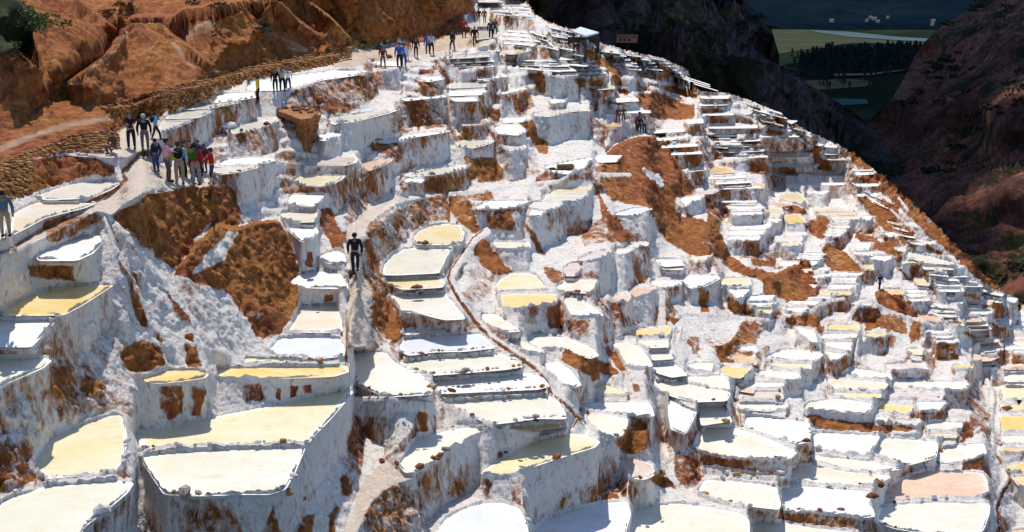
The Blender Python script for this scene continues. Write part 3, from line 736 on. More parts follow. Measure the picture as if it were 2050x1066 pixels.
def m_ground():
    m=NT('salt_and_earth')
    e=m.attr('earth')
    streak=m.math('ADD',m.math('MULTIPLY',m.noise(m.pos((1,1,.38)),1.3,8,.68,.6),.55),m.math('MULTIPLY',m.noise(m.pos((1,1,.5)),4.2,6,.7,.4),.45))
    blot=m.noise(m.pos((1,1,.7)),.33,5,.6)
    v=m.math('ADD',m.math('MULTIPLY',streak,1.),m.math('MULTIPLY',blot,.55))
    v=m.math('ADD',v,m.math('MULTIPLY',e,.36))
    fac=m.mr(v,.945,1.03)
    fine=m.noise(m.pos((1,1,.6)),5.,8,.7)
    mid=m.noise(m.pos((1,1,1)),.55,6,.6)
    salt=m.ramp(m.math('ADD',m.math('MULTIPLY',fine,.45),m.math('MULTIPLY',mid,.55)),[(.30,(.56,.47,.40)),(.40,(.75,.68,.61)),(.48,(.88,.84,.78)),(.57,(.85,.76,.68)),(.68,(.90,.87,.82))])
    hue=m.noise(m.pos((1,1,1.)),.16,5,.6)
    deep=m.ramp(m.noise(m.pos((1,1,.7)),1.7,9,.72,.5),[(.30,(.045,.014,.007)),(.42,(.15,.045,.018)),(.53,(.29,.098,.034)),(.64,(.42,.185,.075)),(.78,(.55,.34,.20))])
    ochre=m.ramp(m.noise(m.pos((1,1,.7)),2.1,9,.72,.4),[(.30,(.06,.022,.007)),(.42,(.20,.072,.019)),(.54,(.36,.15,.04)),(.70,(.52,.29,.11))])
    earth=m.mix(m.mr(hue,.42,.58),deep,ochre); earth=m.mix(1.,earth,(1.18,1.10,1.05),'MULTIPLY')
    pale=m.ramp(m.noise(m.pos(),1.3,8,.65),[(.3,(.50,.34,.22)),(.5,(.64,.50,.37)),(.7,(.74,.64,.52))])
    earth=m.mix(m.attr('dust'),earth,pale)
    salt=m.mix(m.mr(m.noise(m.pos((1,1,.4)),3.6,7,.72,.3),.54,.64,0.,.75),salt,(.40,.24,.17))
    salt=m.mix(m.mr(m.noise(m.pos((1,1,.6)),11.,5,.7),.60,.68,0.,.7),salt,(.20,.11,.08))
    # thin crusts of salt and rust at the border of the two
    bord=m.ramp(v,[(.90,(0,0,0)),(.965,(1,1,1)),(1.0,(0,0,0))])
    salt=m.mix(m.math('MULTIPLY',bord,.55),salt,(.50,.24,.13))
    salt=m.mix(m.math('MULTIPLY',m.attr('dust'),.75),salt,(.72,.58,.44))
    col=m.mix(fac,salt,earth)
    sc=m.attr('scrub')
    g=m.ramp(m.noise(m.pos(),.5,8,.7),[(.3,(.012,.016,.006)),(.5,(.035,.04,.014)),(.7,(.10,.085,.03))])
    col=m.mix(m.mr(m.math('ADD',sc,m.math('MULTIPLY',m.noise(m.pos(),.35,7,.65),.8)),.85,1.05),col,g)
    b=m.bump(m.noise(m.pos(),1.6,9,.7,.3),.35,.8); b=m.bump(m.noise(m.pos(),9.,6,.7),.10,1.,b)
    return m.out(col,.9,b,.15)
GROUND=m_ground()
BR={'w':((.66,.64,.60),(.56,.52,.47)),'c':((.62,.565,.44),(.66,.61,.52)),'g':((.58,.545,.42),(.64,.60,.50)),'G':((.60,.53,.30),(.63,.575,.41)),
    'y':((.65,.52,.25),(.66,.59,.41)),'Y':((.66,.44,.10),(.66,.52,.24)),'o':((.64,.35,.11),(.66,.48,.27)),'O':((.68,.39,.05),(.68,.46,.12)),
    'p':((.52,.39,.31),(.61,.52,.45)),'s':((.66,.53,.37),(.68,.63,.54)),'t':((.60,.37,.235),(.64,.46,.33)),'b':((.56,.57,.62),(.64,.64,.645))}  # the bluish white also stands in for shade on some white pans
BR={k:tuple(tuple(min(.84,x*1.2) for x in c) for c in v) for k,v in BR.items()}
BRNAME={'w':'white','c':'cream','g':'pale grey-green','G':'greenish yellow','y':'pale yellow','Y':'golden yellow','o':'orange','O':'bright amber','p':'pinkish beige','s':'peach and white','t':'tan','b':'bluish white'}
def m_brine(k):
    a,b=BR[k]; m=NT('brine_'+BRNAME[k].replace(' ','_').replace('-','_'))
    n1=m.noise(m.pos((.6,1,1)),.45,4,.6,.8); n2=m.noise(m.pos((1,1,1)),3.2,7,.65,.5)
    col=m.mix(m.mr(m.math('ADD',m.math('MULTIPLY',n1,.7),m.math('MULTIPLY',n2,.4)),.46,.64),a,b)
    sh=m.attr('shore')
    cr=m.mr(m.math('ADD',m.math('MULTIPLY',sh,.62),m.math('MULTIPLY',m.noise(m.pos(),2.6,7,.7),.75)),.74,.88)
    col=m.mix(cr,col,(.78,.76,.73) if k not in 'OoYt' else tuple(.55*x+.45*.85 for x in a))
    silt=m.mr(m.noise(m.pos(),.9,8,.7,1.),.52,.72,0.,.75)
    col=m.mix(silt,col,tuple(x*y for x,y in zip(a,(.90,.80,.64))))
    film=m.mr(m.noise(m.pos((1,3.2,1)),1.1,9,.74,1.4),.50,.66,0.,.42)
    col=m.mix(film,col,(.74,.72,.67))
    dry=1. if k=='w' else 0.
    rough=m.mr(m.math('ADD',cr,dry*.5),0.,1.,.16 if not dry else .35,.7)
    bm_=m.bump(m.noise(m.pos((1,2.2,1)),5.,3,.5),.012,.5)
    bm_=m.bump(m.noise(m.pos(),8.,7,.7),.012 if not dry else .035,.6,bm_)
    return m.out(col,rough,bm_,.28)
BRINE={k:m_brine(k) for k in BR}
def m_simple(name,c,rough=.75,var=.25,scale=6.,bump=.0,spec=.3,c2=None):
    m=NT(name); n=m.noise(m.objco(),scale,6,.65)
    c2=c2 or tuple(min(1,x*(1+var)) for x in c)
    col=m.ramp(n,[(.3,tuple(x*(1-var) for x in c)),(.5,c),(.72,c2)])
    nb=m.bump(m.noise(m.objco(),scale*2.5,5,.7),bump) if bump else None
    return m.out(col,rough,nb,spec)
def m_rock(name,cs):
    m=NT(name); n=m.noise(m.pos(),3.,8,.7)
    col=m.ramp(n,[(.3,cs[0]),(.5,cs[1]),(.7,cs[2])])
    return m.out(col,.85,m.bump(m.noise(m.pos(),7.,7,.7),.05),.2)
ROCK={'rust':m_rock('rust_stone',[(.08,.022,.012),(.19,.06,.028),(.34,.17,.09)]),
      'ochre':m_rock('ochre_stone',[(.16,.07,.02),(.33,.17,.05),(.5,.33,.14)]),
      'grey':m_rock('grey_stone',[(.10,.085,.08),(.24,.20,.18),(.44,.4,.37)]),
      'salted':m_rock('salted_stone',[(.36,.28,.25),(.6,.56,.54),(.8,.79,.78)])}
# ------------------------------------------------------------------ the terraced hillside
def interp2(xs0,ys0,A,X,Y):
    A=A.copy(); bad=np.isnan(A)
    for _ in range(60):                       # extend into empty cells
        if not bad.any(): break
        B=A.copy()
        for sh,ax in ((1,0),(-1,0),(1,1),(-1,1)):
            R=np.roll(A,sh,ax); m=np.isnan(B)&~np.isnan(R); B[m]=R[m]
        A=B; bad=np.isnan(A)
    A[bad]=4.
    fx=np.clip((X-xs0[0])/(xs0[1]-xs0[0]),0,len(xs0)-1.001); fy=np.clip((Y-ys0[0])/(ys0[1]-ys0[0]),0,len(ys0)-1.001)
    i=fx.astype(int); j=fy.astype(int); u=fx-i; v=fy-j
    return (A[j,i]*(1-u)+A[j,i+1]*u)*(1-v)+(A[j+1,i]*(1-u)+A[j+1,i+1]*u)*v
xc=np.arange(-200,2251,8.); yc=np.arange(-90,1180,3.)
_,_,U0,_,LH,_,_,_=solve(xc,yc,1500)
ST=2.
xs=np.arange(-160,2201,ST); ys=np.arange(-90,1170,ST)
PX,PY=np.meshgrid(xs,ys)
init=interp2(xc,yc,U0,PX,PY)
PX,PY,U,PID,_,EARTH,OK,RIM=solve(xs,ys,150,init=init,fixed=LH)
ny,nx=PX.shape
HILLM=inside(poly("-200,-200 1046,-200 1050,-2 930,0 935,40 905,68 860,86 790,84 700,98 640,108 560,124 520,140 425,158 350,173 270,197 208,216 240,240 240,262 210,300 140,300 60,320 0,350 -200,420"),PX,PY)
DUSTM=np.zeros(PX.shape)
for hw,t in DUSTS: DUSTM=np.maximum(DUSTM,np.clip(1.4-linedist(poly(t),PX,PY)/hw,0,1))
OWN=EXTRA['own']
# snap the first row of every column to the exact edge of the hillside
J0=np.argmax(OK,0)
eyx=np.interp(xs,[e[0] for e in EDGE],[e[1] for e in EDGE],left=-90)
PYs=PY.copy(); 
for i in range(nx):
    if J0[i]>0: PYs[J0[i],i]=eyx[i]
ra,rb,rc=ray(PX,PYs)
Uf=np.where(np.isnan(U),4.,U); k_=np.exp(Uf)/rb
P=np.stack([ra*k_,rb*k_,CAMZ+rc*k_],-1)
D=np.exp(Uf)
pan_z=CAMZ-np.exp(LH)
# distance from the brine, in metres
mpp=D/F                                         # metres per survey unit
tt=np.exp(lnt(PX,PY))
inpan=(PID>=0)
def blur(A,n=2):
    for _ in range(n): A=(A*2+np.roll(A,1,0)+np.roll(A,-1,0)+np.roll(A,1,1)+np.roll(A,-1,1))/6
    return A
def chamfer(src,nit=16):
    d=np.where(src,0.,1e3); own=np.where(src,np.arange(src.size).reshape(src.shape),-1)
    cx=ST*mpp; cy=ST*mpp/np.clip(tt*1.35,.1,1.)
    for it in range(nit):
        for sh,ax,c in ((1,1,cx),(-1,1,cx),(1,0,cy),(-1,0,cy)):
            nd=np.roll(d,sh,ax)+c; no=np.roll(own,sh,ax); m=nd<d; d=np.where(m,nd,d); own=np.where(m,no,own)
    return d,own
dist,own=chamfer(inpan)
near=np.where(own>=0,PID.ravel()[np.clip(own,0,None)],-1)
distin,_=chamfer(~inpan&OK,6)
# rises and hollows
Gx=np.gradient(P,axis=1); Gy=np.gradient(P,axis=0); NRM=np.cross(Gx,-Gy); NRM/=np.linalg.norm(NRM,axis=-1,keepdims=True)+1e-9
for _ in range(3): NRM=(NRM+np.roll(NRM,1,0)+np.roll(NRM,-1,0)+np.roll(NRM,1,1)+np.roll(NRM,-1,1))/5
NRM/=np.linalg.norm(NRM,axis=-1,keepdims=True)+1e-9
steep=1-np.clip(NRM[...,2],0,1)
flatz=np.clip(1-steep*2.2,0,1)
far=np.clip((D-60)/120.,0,1)
zs=np.array([1,1,.45])
hill=(HILLM)|((PY<75)&(PX<900)&(RIM>0)&(PX<560))
nb=fbm(P*zs*.9,3,1); ns=fbm(P*zs*3.2,3,5); nl=fbm(P*np.array([1,1,.7])*.22,3,9)
rid=1-np.abs(fbm(P*np.array([.5,.22,.25])*.9,3,21))*3.2
away=np.clip((dist-.15)/.6,0,1)
earthy=np.clip(EARTH*1.2,0,1)
amp_b=(.17+.40*earthy)*np.clip(steep*2.5+.12,0,1)*(1+far)
amp_s=(.11+.10*earthy)*np.clip(steep*2.+.25,0,1)
bil=lambda f,o,sd: np.abs(fbm(P*zs*f,o,sd))*2-.3
bl=bil(1.15,2,61)*.6+bil(3.4,2,67)*.34+bil(8.,1,71)*.16*(1-far)
disp=(nb*amp_b*.7+ns*amp_s*.4+bl*(.30+.22*earthy)*np.where(blur(OWN*1.,3)>.5,.55,1.)*np.clip(steep*2.2+.12,0,1)*(1+.8*far))*away
gul=1-np.abs(fbm(P*np.array([.30,.16,.05]),4,23))*3.4
disp+=np.where(hill,(fbm(P*np.array([.10,.07,.09]),3,19)*5.+(gul-.5)*.5+nb*.35+ns*.15)*np.clip((180-PY)/120+.4,.15,1)*np.clip((315-PY)/60,0,1),0)
disp=np.where(inpan,0,disp)*(1-np.clip(blur(EXTRA['jump']*1.,4)*3,0,1))
P2=P+NRM*disp[...,None]
rw=.26+.16*far
rimh=(.13+.0*far)*(1+1.6*fbm(P*np.array([1.9,1.9,.3]),3,31))
prof=np.sqrt(np.clip(1-(dist/rw)**2,0,1))
lump=fbm(P*4.5,2,41)
P2[...,2]+=np.where(~inpan,(rimh+lump*.10)*prof,-.16*np.clip(distin/.12,.3,1))
P2[...,2]+=np.where(inpan,0,np.where(RIM>0,np.sqrt(np.clip(RIM,0,1))*.16*(1+far),np.where(RIM<0,-.06,0)))
wallrust=np.clip(fbm(P*np.array([.16,.16,.3]),3,51)*1.9+.34+.16*np.clip((D-60)/50,0,1),0,.60)
wallrust=np.where((RIM>.05),0,wallrust)
earth_a=blur(np.where((EARTH>.05)|(RIM!=0),EARTH*1.12,wallrust),3)
gmask=np.clip(blur((RIM<0)*1.,1)*1.3,0,1); earth_a=earth_a*(1-gmask)+1.2*gmask
earth_a=np.where(hill,1.35,earth_a)
earth_a=np.where(flatz>.75,np.minimum(earth_a,np.maximum(EARTH*1.12+.15,gmask*1.2)),earth_a)
earth_a=earth_a*(1-.75*prof*(EARTH<.97))-.18*prof
dust_a=blur(EXTRA['path'],3)*.95
JM=blur(EXTRA['jump']*1.,6)>.03
dust_a=np.where(hill,np.where(JM,0,DUSTM*.45),dust_a)
scrub_a=np.clip(1.15-np.hypot((PX-25)/95.,(PY-75)/75.),0,.9)+np.clip(.5-np.hypot((PX-470)/130.,(PY+10)/60.),0,.5)+np.clip(.8-np.hypot((PX-735)/45.,(PY-98)/14.),0,.45)
scrub_a=np.where(hill|(PY<0),scrub_a,0)
# who owns each cell: the pan whose rim or retaining wall it is, else the hillside
owner=np.where(inpan,PID,-1); role=np.where(inpan,0,-1)
rimcell=(~inpan)&(dist<rw*1.15)&(near>=0); owner=np.where(rimcell,near,owner); role=np.where(rimcell,1,role)
cur=np.full(nx,-1); cnt=np.zeros(nx)
for j in range(ny):
    r=role[j]; e=EARTH[j]
    newpan=r==0; cur=np.where(newpan,owner[j],cur); cnt=np.where(newpan,0,cnt+1)
    blocked=(e>.04)|(cnt*ST>150)|~OK[j]; cur=np.where(blocked&~newpan,-1,cur)
    m=(r==-1)&(cur>=0); owner[j]=np.where(m,cur,owner[j]); role[j]=np.where(m,2,r)
own_f=owner[:-1,:-1]; role_f=role[:-1,:-1]
okf=OK[:-1,:-1]&OK[1:,:-1]&OK[:-1,1:]&OK[1:,1:]
IDX=np.arange(nx*ny).reshape(ny,nx)
QUADS=np.stack([IDX[1:,:-1],IDX[1:,1:],IDX[:-1,1:],IDX[:-1,:-1]],-1)
Vall=P2.reshape(-1,3).astype(np.float32); Ea=earth_a.ravel(); Du=dust_a.ravel(); Sc=scrub_a.ravel()
def sub_mesh(name,q,mat=GROUND,off=(0,0,0)):
    u,inv=np.unique(q,return_inverse=True)
    return mesh_np(name,Vall[u]-np.array(off,np.float32),inv.reshape(q.shape),[mat],{'earth':Ea[u],'dust':Du[u],'scrub':Sc[u]})
def ground_at(x,y):
    """the built surface seen at survey point x,y"""
    fx=(x-xs[0])/ST; fy=(y-ys[0])/ST; i=int(fx); j=int(fy); u=fx-i; v=fy-j
    p=(P2[j,i]*(1-u)+P2[j,i+1]*u)*(1-v)+(P2[j+1,i]*(1-u)+P2[j+1,i+1]*u)*v
    return Vector(p)
# sizes: the 300 largest pans are things, the smallest are one mass
areas=np.zeros(NP)
for k,(c,Q,_) in enumerate(PANS): areas[k]=.5*abs(np.dot(Q[:,0],np.roll(Q[:,1],1))-np.dot(Q[:,1],np.roll(Q[:,0],1)))
order=np.argsort(-areas); big=set(order[:298].tolist()); small=[k for k in range(NP) if k not in big]
qf=QUADS[okf]; of=own_f[okf]; rf=role_f[okf]
# a wall in separate pieces becomes separate parts; crumbs go to the hillside
for _role in (1,2):
    sel=np.nonzero((rf==_role)&(of>=0)&(areas[np.clip(of,0,None)]>500)&np.isin(of,list(big)))[0]
    par={}
    def find(a):
        while par[a]!=a: par[a]=par[par[a]]; a=par[a]
        return a
    keys=[]
    for n_,f_ in zip(sel,of[sel].tolist()):
        r0=None
        for v_ in qf[n_].tolist():
            kk=(f_,v_)
            if kk not in par: par[kk]=kk
            rr=find(kk)
            if r0 is None: r0=rr
            elif rr!=r0: par[rr]=r0
        keys.append((f_,qf[n_][0].item()))
    comp={}
    for n_,kk in zip(sel,keys): comp.setdefault(find(kk),[]).append(n_)
    byp={}
    for r_,l_ in comp.items(): byp.setdefault(r_[0],[]).append(l_)
    for p_,ls in byp.items():
        ls.sort(key=len,reverse=True)
        for c_,l_ in enumerate(ls):
            if c_==0: continue
            if len(l_)<60 or _role==1: of[l_]=-1; rf[l_]=-1
            else: rf[l_]=2+c_
sm=np.isin(of,small)
hq=qf[(of<0)]
# the back of the hillside, falling away behind its edge, and the slope above the frame
ev=[];eq=[]
base=len(Vall)
rows=[P2[J0,np.arange(nx)]]
isedge=xs>=1046
for s_ in (1,2.5,6,14,30):
    r=rows[0].copy(); jit=fbm(np.stack([xs*.02,xs*0+s_,xs*0],-1),2,3)
    r[:,1]+=np.where(isedge,s_*1.4,s_*3.)*(1+.3*jit); r[:,2]+=np.where(isedge,-s_*1.6*(1+.5*jit),s_*1.4*(1+.5*jit)); rows.append(r)
R=np.stack(rows); nr=len(rows)
Vsk=R.reshape(-1,3); I2=np.arange(nr*nx).reshape(nr,nx)
qs=np.stack([I2[:-1,:-1],I2[:-1,1:],I2[1:,1:],I2[1:,:-1]],-1).reshape(-1,4)
u,inv=np.unique(hq,return_inverse=True); inv=inv.reshape(hq.shape)
V=np.concatenate([Vall[u],Vsk]); Q=np.concatenate([inv,qs+len(u)])
z=np.zeros(len(Vsk)); e1=np.full(len(Vsk),.95)
me=mesh_np('hillside',V,Q,[GROUND],{'earth':np.concatenate([Ea[u],e1]),'dust':np.concatenate([Du[u],z]),'scrub':np.concatenate([Sc[u],z])})
tag(link('hillside',me),'salt crusted terraced hillside of white crust and red earth','hillside',kind='structure')
# ------------------------------------------------------------------ canyon, valley, mountains, cloud
def at_depth(x,y,Yd):
    a,b,c=ray(x,y); k=Yd/b; return np.stack([a*k,b*k,CAMZ+c*k],-1)
def m_hill(name,cs,green,gamt,dry):
    m=NT(name)
    base=m.ramp(m.noise(m.pos((1,1,.6)),.035,9,.7,.6),[(.3,cs[0]),(.46,cs[1]),(.56,cs[2]),(.72,cs[3])])
    fine=m.ramp(m.noise(m.pos(),.35,8,.75),[(.33,(.25,.25,.27)),(.5,(.9,.9,.9)),(.66,(1.7,1.65,1.55))])
    col=m.mix(1.,base,fine,'MULTIPLY')
    g=m.mr(m.math('ADD',m.noise(m.pos(),.03,8,.72,.8),m.math('MULTIPLY',m.noise(m.pos(),.4,6,.7),.35)),gamt,gamt+.07)
    col=m.mix(g,col,green)
    d=m.mr(m.noise(m.pos((1,1,2)),.02,7,.65,1.),.6,.68,0,.8); col=m.mix(d,col,dry)
    b=m.bump(m.noise(m.pos(),.12,9,.75),7.,1.); b=m.bump(m.noise(m.pos(),.8,7,.75),1.6,1.,b)
    return m.out(col,.95,b,.1)
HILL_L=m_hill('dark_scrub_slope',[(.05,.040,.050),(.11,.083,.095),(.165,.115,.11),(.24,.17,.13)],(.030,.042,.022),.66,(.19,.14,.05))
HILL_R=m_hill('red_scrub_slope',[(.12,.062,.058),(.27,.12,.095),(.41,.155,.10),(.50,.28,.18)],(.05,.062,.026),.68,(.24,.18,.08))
def idw(ctrl,X,Y):
    num=0;den=0
    for x,y,d in ctrl:
        w=1/((X-x)**2+((Y-y)*1.5)**2+1500.)**1.6; num=num+w*math.log(d); den=den+w
    return num/den
def slope(name,edge,other,y0,y1,ctrl,mat,label,amp,left_is_edge,seed):
    ysl=np.arange(y0,y1,3.); E=np.array(edge,float); xe=np.interp(ysl,E[:,1],E[:,0]); n=230
    s=np.linspace(0,1,n)
    X=xe[:,None]*(1-s)+other*s; Y=np.repeat(ysl[:,None],n,1); U=idw(ctrl,X,Y); Pt=at_depth(X,Y,np.exp(U))
    nn=fbm(Pt*np.array([.012,.012,.01]),5,seed); gl=1-np.abs(fbm(Pt*np.array([.045,.045,.012]),5,seed+9))*2.4
    Pt[...,2]+=(nn*amp*.6+(gl-.5)*amp*.9)*np.clip(s*9,0,1)[None,:]
    Pt[...,2]+=fbm(Pt*.11,3,seed+14)*amp*.22*np.clip(s*9,0,1)[None,:]
    Pt[...,1]+=fbm(Pt*.04,4,seed+4)*amp*.6*np.clip(s*9,0,1)[None,:]
    back=[]                                     # round the shoulder, out of sight
    e=Pt[:,0]; sg=-1 if left_is_edge else 1
    for k in (5,2,.8):
        q=e.copy(); q[:,1]+=k*22; q[:,0]+=sg*0*k+e[:,0]/np.maximum(e[:,1],1)*k*18; q[:,2]-=k*9; back.append(q)
    Pt=np.concatenate([np.stack(back,1),Pt],1); ny_,nx_=Pt.shape[:2]; I=np.arange(ny_*nx_).reshape(ny_,nx_)
    q=np.stack([I[1:,:-1],I[1:,1:],I[:-1,1:],I[:-1,:-1]],-1).reshape(-1,4)
    if not left_is_edge: q=q[:,::-1]
    o=link(name,mesh_np(name,Pt.reshape(-1,3),q,[mat],smooth=True)); tag(o,label,'hillside',kind='structure'); return Pt
CL=[(980,-90,600),(1060,0,300),(1200,60,300),(1380,150,290),(1500,200,300),(1650,280,330),(1300,-60,520),(1490,0,700),(1550,120,640),(1735,245,620),(1400,60,430),(1600,330,260),(1200,250,260),(1740,330,420)]
CR=[(2050,620,210),(2200,600,200),(2050,420,280),(1960,560,250),(1900,470,300),(1800,400,380),(1700,300,560),(1720,250,640),(1830,110,720),(1960,0,900),(2100,-90,900),(2050,100,520),(2050,250,370),(1900,250,500),(2200,200,330),(2000,720,170)]
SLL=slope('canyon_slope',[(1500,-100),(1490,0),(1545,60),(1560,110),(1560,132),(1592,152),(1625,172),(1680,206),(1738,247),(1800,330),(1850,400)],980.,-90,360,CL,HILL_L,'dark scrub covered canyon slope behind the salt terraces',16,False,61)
SLR=slope('canyon_slope',[(2010,-100),(1966,0),(1925,28),(1882,55),(1850,85),(1832,112),(1815,148),(1790,192),(1742,240),(1700,285),(1660,330),(1620,400),(1600,720)],2320.,-90,720,CR,HILL_R,'reddish canyon slope with dark scrub at the right',7,True,71)
def zplane(px,py,z): 
    a,b,c=ray(px,py); k=(z-CAMZ)/c; return (float(a*k),float(b*k),z)
VZ=-160.
mv=NT('valley_ground'); mv.out(mv.ramp(mv.noise(mv.pos(),.004,8,.7),[(.3,(.007,.013,.011)),(.5,(.014,.022,.014)),(.7,(.035,.040,.022))]),1.,None,0.)
bm=bmesh.new(); vs=[bm.verts.new(p) for p in ((-9000,-3000,VZ),(9000,-3000,VZ),(9000,16000,VZ),(-9000,16000,VZ))]; bm.faces.new(vs)
tag(bm_obj('valley_ground',bm,mv.m),'dark wooded valley floor far below','ground',kind='structure')
def field(name,pts,col,z,label):
    m=NT(name+'_surface'); m.out(m.ramp(m.noise(m.pos((1,4,1)),.01,7,.65),[(.3,tuple(x*.75 for x in col)),(.6,tuple(x*1.2 for x in col))]),1.,None,0.)
    bm=bmesh.new(); bm.faces.new([bm.verts.new(zplane(x,y,z)) for x,y in pts][::-1]); tag(bm_obj(name,bm,m.m),label,'field',kind='structure')
field('field',[(1530,55),(1600,58),(1700,70),(1860,84),(1900,92),(1700,98),(1640,96),(1600,101),(1560,108),(1530,114)],(.045,.052,.032),VZ+1,'flat pale green field beside the river')
field('river',[(1620,60),(1700,64),(1800,74),(1900,80),(1900,86),(1800,81),(1700,74),(1640,66)],(.065,.10,.105),VZ+2.2,'pale river crossing the valley floor')
field('meadow',[(1612,162),(1700,158),(1745,162),(1745,172),(1700,176),(1640,180),(1620,174)],(.10,.10,.05),VZ+1,'yellow green meadow behind the dark trees')
field('path',[(1670,148),(1740,147),(1815,138),(1815,141),(1740,151),(1670,152)],(.14,.13,.09),VZ+3.3,'pale track edging the tree belt')
field('pond',[(1650,197),(1735,199),(1738,208),(1670,212)],(.05,.09,.095),VZ+1,'blue grey water in the mouth of the canyon')
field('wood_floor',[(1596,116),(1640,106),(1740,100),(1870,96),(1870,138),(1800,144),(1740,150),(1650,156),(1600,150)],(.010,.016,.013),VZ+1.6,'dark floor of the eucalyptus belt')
# mountain beyond the valley; the blue of distant haze is put into its colour
mm=NT('hazy_wooded_mountain'); mm.out(mm.ramp(mm.noise(mm.pos((1,1,1.6)),.0022,9,.72,.6),[(.32,(.003,.008,.016)),(.5,(.005,.014,.023)),(.62,(.011,.021,.022)),(.75,(.028,.032,.028))]),1.,mm.bump(mm.noise(mm.pos(),.006,9,.7),60.,.8),0.)
xm=np.arange(900,2500,10.); ym=np.concatenate([np.arange(-330,-90,12.),np.arange(-90,52,3.)])
XM,YM=np.meshgrid(xm,ym); DM=3150*np.exp((50-YM)/360.); PM=at_depth(XM,YM,DM)
PM[...,2]+=(fbm(PM*.0016,5,81)*260+(1-np.abs(fbm(PM*np.array([.003,.001,.001]),4,85))*3)*60)*np.clip((44-YM)/60,0,1)
PM[-1,:,2]-=30
I=np.arange(PM.shape[0]*PM.shape[1]).reshape(PM.shape[:2]); q=np.stack([I[1:,:-1],I[1:,1:],I[:-1,1:],I[:-1,:-1]],-1).reshape(-1,4)
tag(link('mountain',mesh_np('mountain',PM.reshape(-1,3),q,[mm.m],smooth=True)),'dark blue green mountainside across the valley','mountain',kind='structure')
# the cumulus whose shadow lies over the canyon and the far terraces
mc=NT('cloud_white'); mc.out((.9,.9,.9),1.,None,0.)
rc=random.Random(4); bm=bmesh.new()
sd=np.array(SUN_DIR)
def puff(gx,gy,r,tt_=1500.):
    p=np.array([gx,gy,0.])+sd*tt_
    res=bmesh.ops.create_icosphere(bm,subdivisions=2,radius=1.)
    M=Matrix.Translation(Vector(p)+Vector((0,0,rc.uniform(0,r*.5))))@Matrix.Diagonal((r,r,r*.62,1)); bmesh.ops.transform(bm,matrix=M,verts=res['verts'])
CLOUD_FRONT=lambda x: 196+ (0 if x<45 else (x-45)*2.0)
for x in range(-10,760,42):
    f=CLOUD_FRONT(x)
    for j in range(11):
        r=rc.uniform(48,75) if j==0 else rc.uniform(60,110)
        puff(x+rc.uniform(-15,15),f+r*.9+j*105+rc.uniform(-12,12),r)
Vc=bmesh
o=bm_obj('cloud',bm,mc.m,smooth=True); tag(o,'broad white cumulus cloud high over the canyon','cloud',kind='stuff')
# ------------------------------------------------------------------ trees and shrubs
def leaf_mesh(name,seed,n,shape,mat,ls):
    r=random.Random(seed); V=[];Fc=[]
    for i in range(n):
        x,y,z=shape(r); s=ls*r.uniform(.6,1.4); a=Vector((r.gauss(0,1),r.gauss(0,1),r.gauss(0,1))).normalized(); b=a.orthogonal().normalized(); c=a.cross(b); p=Vector((x,y,z))
        k=len(V); V+= [p+b*s,p+c*s*.8,p-b*s*.9,p-c*s*.7+a*s*.4]; Fc+=[(k,k+1,k+2),(k,k+2,k+3)]
    me=bpy.data.meshes.new(name); me.from_pydata([tuple(v) for v in V],[],Fc); me.materials.append(mat); return me
def m_leaf(name,c,v=.5):
    m=NT(name); return m.out(m.ramp(m.noise(m.pos(),.9,5,.7),[(.3,tuple(x*(1-v) for x in c)),(.5,c),(.7,tuple(x*(1+v) for x in c))]),.8,None,.2)
LEAF_D=m_leaf('eucalyptus_leaves',(.012,.024,.024)); LEAF_S=m_leaf('scrub_leaves',(.022,.032,.012)); LEAF_G=m_leaf('green_shrub_leaves',(.07,.10,.025)); LEAF_Y=m_leaf('dry_shrub_leaves',(.22,.17,.05))
def tallshape(r):
    t=r.random()**.8; w=(1-t)**.6*(.5+.5*math.sin(t*9+r.random()))*3.6+.5; a=r.uniform(0,6.28); q=math.sqrt(r.random())*w; return q*math.cos(a),q*math.sin(a),2.2+t*15
TM=[leaf_mesh('tree',s,170,tallshape,LEAF_D,.95) for s in range(4)]
def trunk_add(me,h,r0):
    bm=bmesh.new(); bm.from_mesh(me); res=bmesh.ops.create_cone(bm,segments=6,radius1=r0,radius2=r0*.3,depth=h); bmesh.ops.translate(bm,vec=(0,0,h/2),verts=res['verts']); bm.to_mesh(me); bm.free()
for me in TM: trunk_add(me,9,.35)
rt=random.Random(8); i=0
def tree(px,py,h,label):
    global i
    o=bpy.data.objects.new('eucalyptus_tree',TM[i%4]); i+=1; C.objects.link(o); o.location=zplane(px,py,VZ); o.rotation_euler=(0,0,rt.uniform(0,6)); o.scale=(h/17*1.15,h/17*1.15,h/17)
    tag(o,label,'tree','dark eucalyptus trees in the valley')
for row,y in enumerate((112,119,127,136,146)):
    for x in np.arange((1650,1625,1600,1640,1660)[row],1855,4.2):
        if rt.random()<.05: continue
        tree(x+rt.uniform(-3,3),y+rt.uniform(-2,2)-(x-1700)*.03,rt.uniform(17,27),'tall dark eucalyptus in the dense tree belt on the valley floor')
for x,y in ((1585,118),(1596,122),(1603,119),(1612,128),(1590,140),(1600,150),(1612,146),(1625,155),(1632,150),(1640,172),(1648,174),(1655,178),(1678,166),(1690,168),(1688,172),(1730,168),(1742,165),(1752,160),(1768,158),(1775,152),(1782,160),(1660,185),(1700,184),(1740,180)):
    tree(x,y,rt.uniform(14,24),'dark tree among the meadows near the canyon mouth')
def bshape(r):
    a=r.uniform(0,6.28); q=math.sqrt(r.random()); z=r.random()**.7*(1-q*.5); return q*math.cos(a),q*math.sin(a),z*.9
SMH=[leaf_mesh('shrub',s+20,90,bshape,LEAF_S,.16) for s in range(3)]
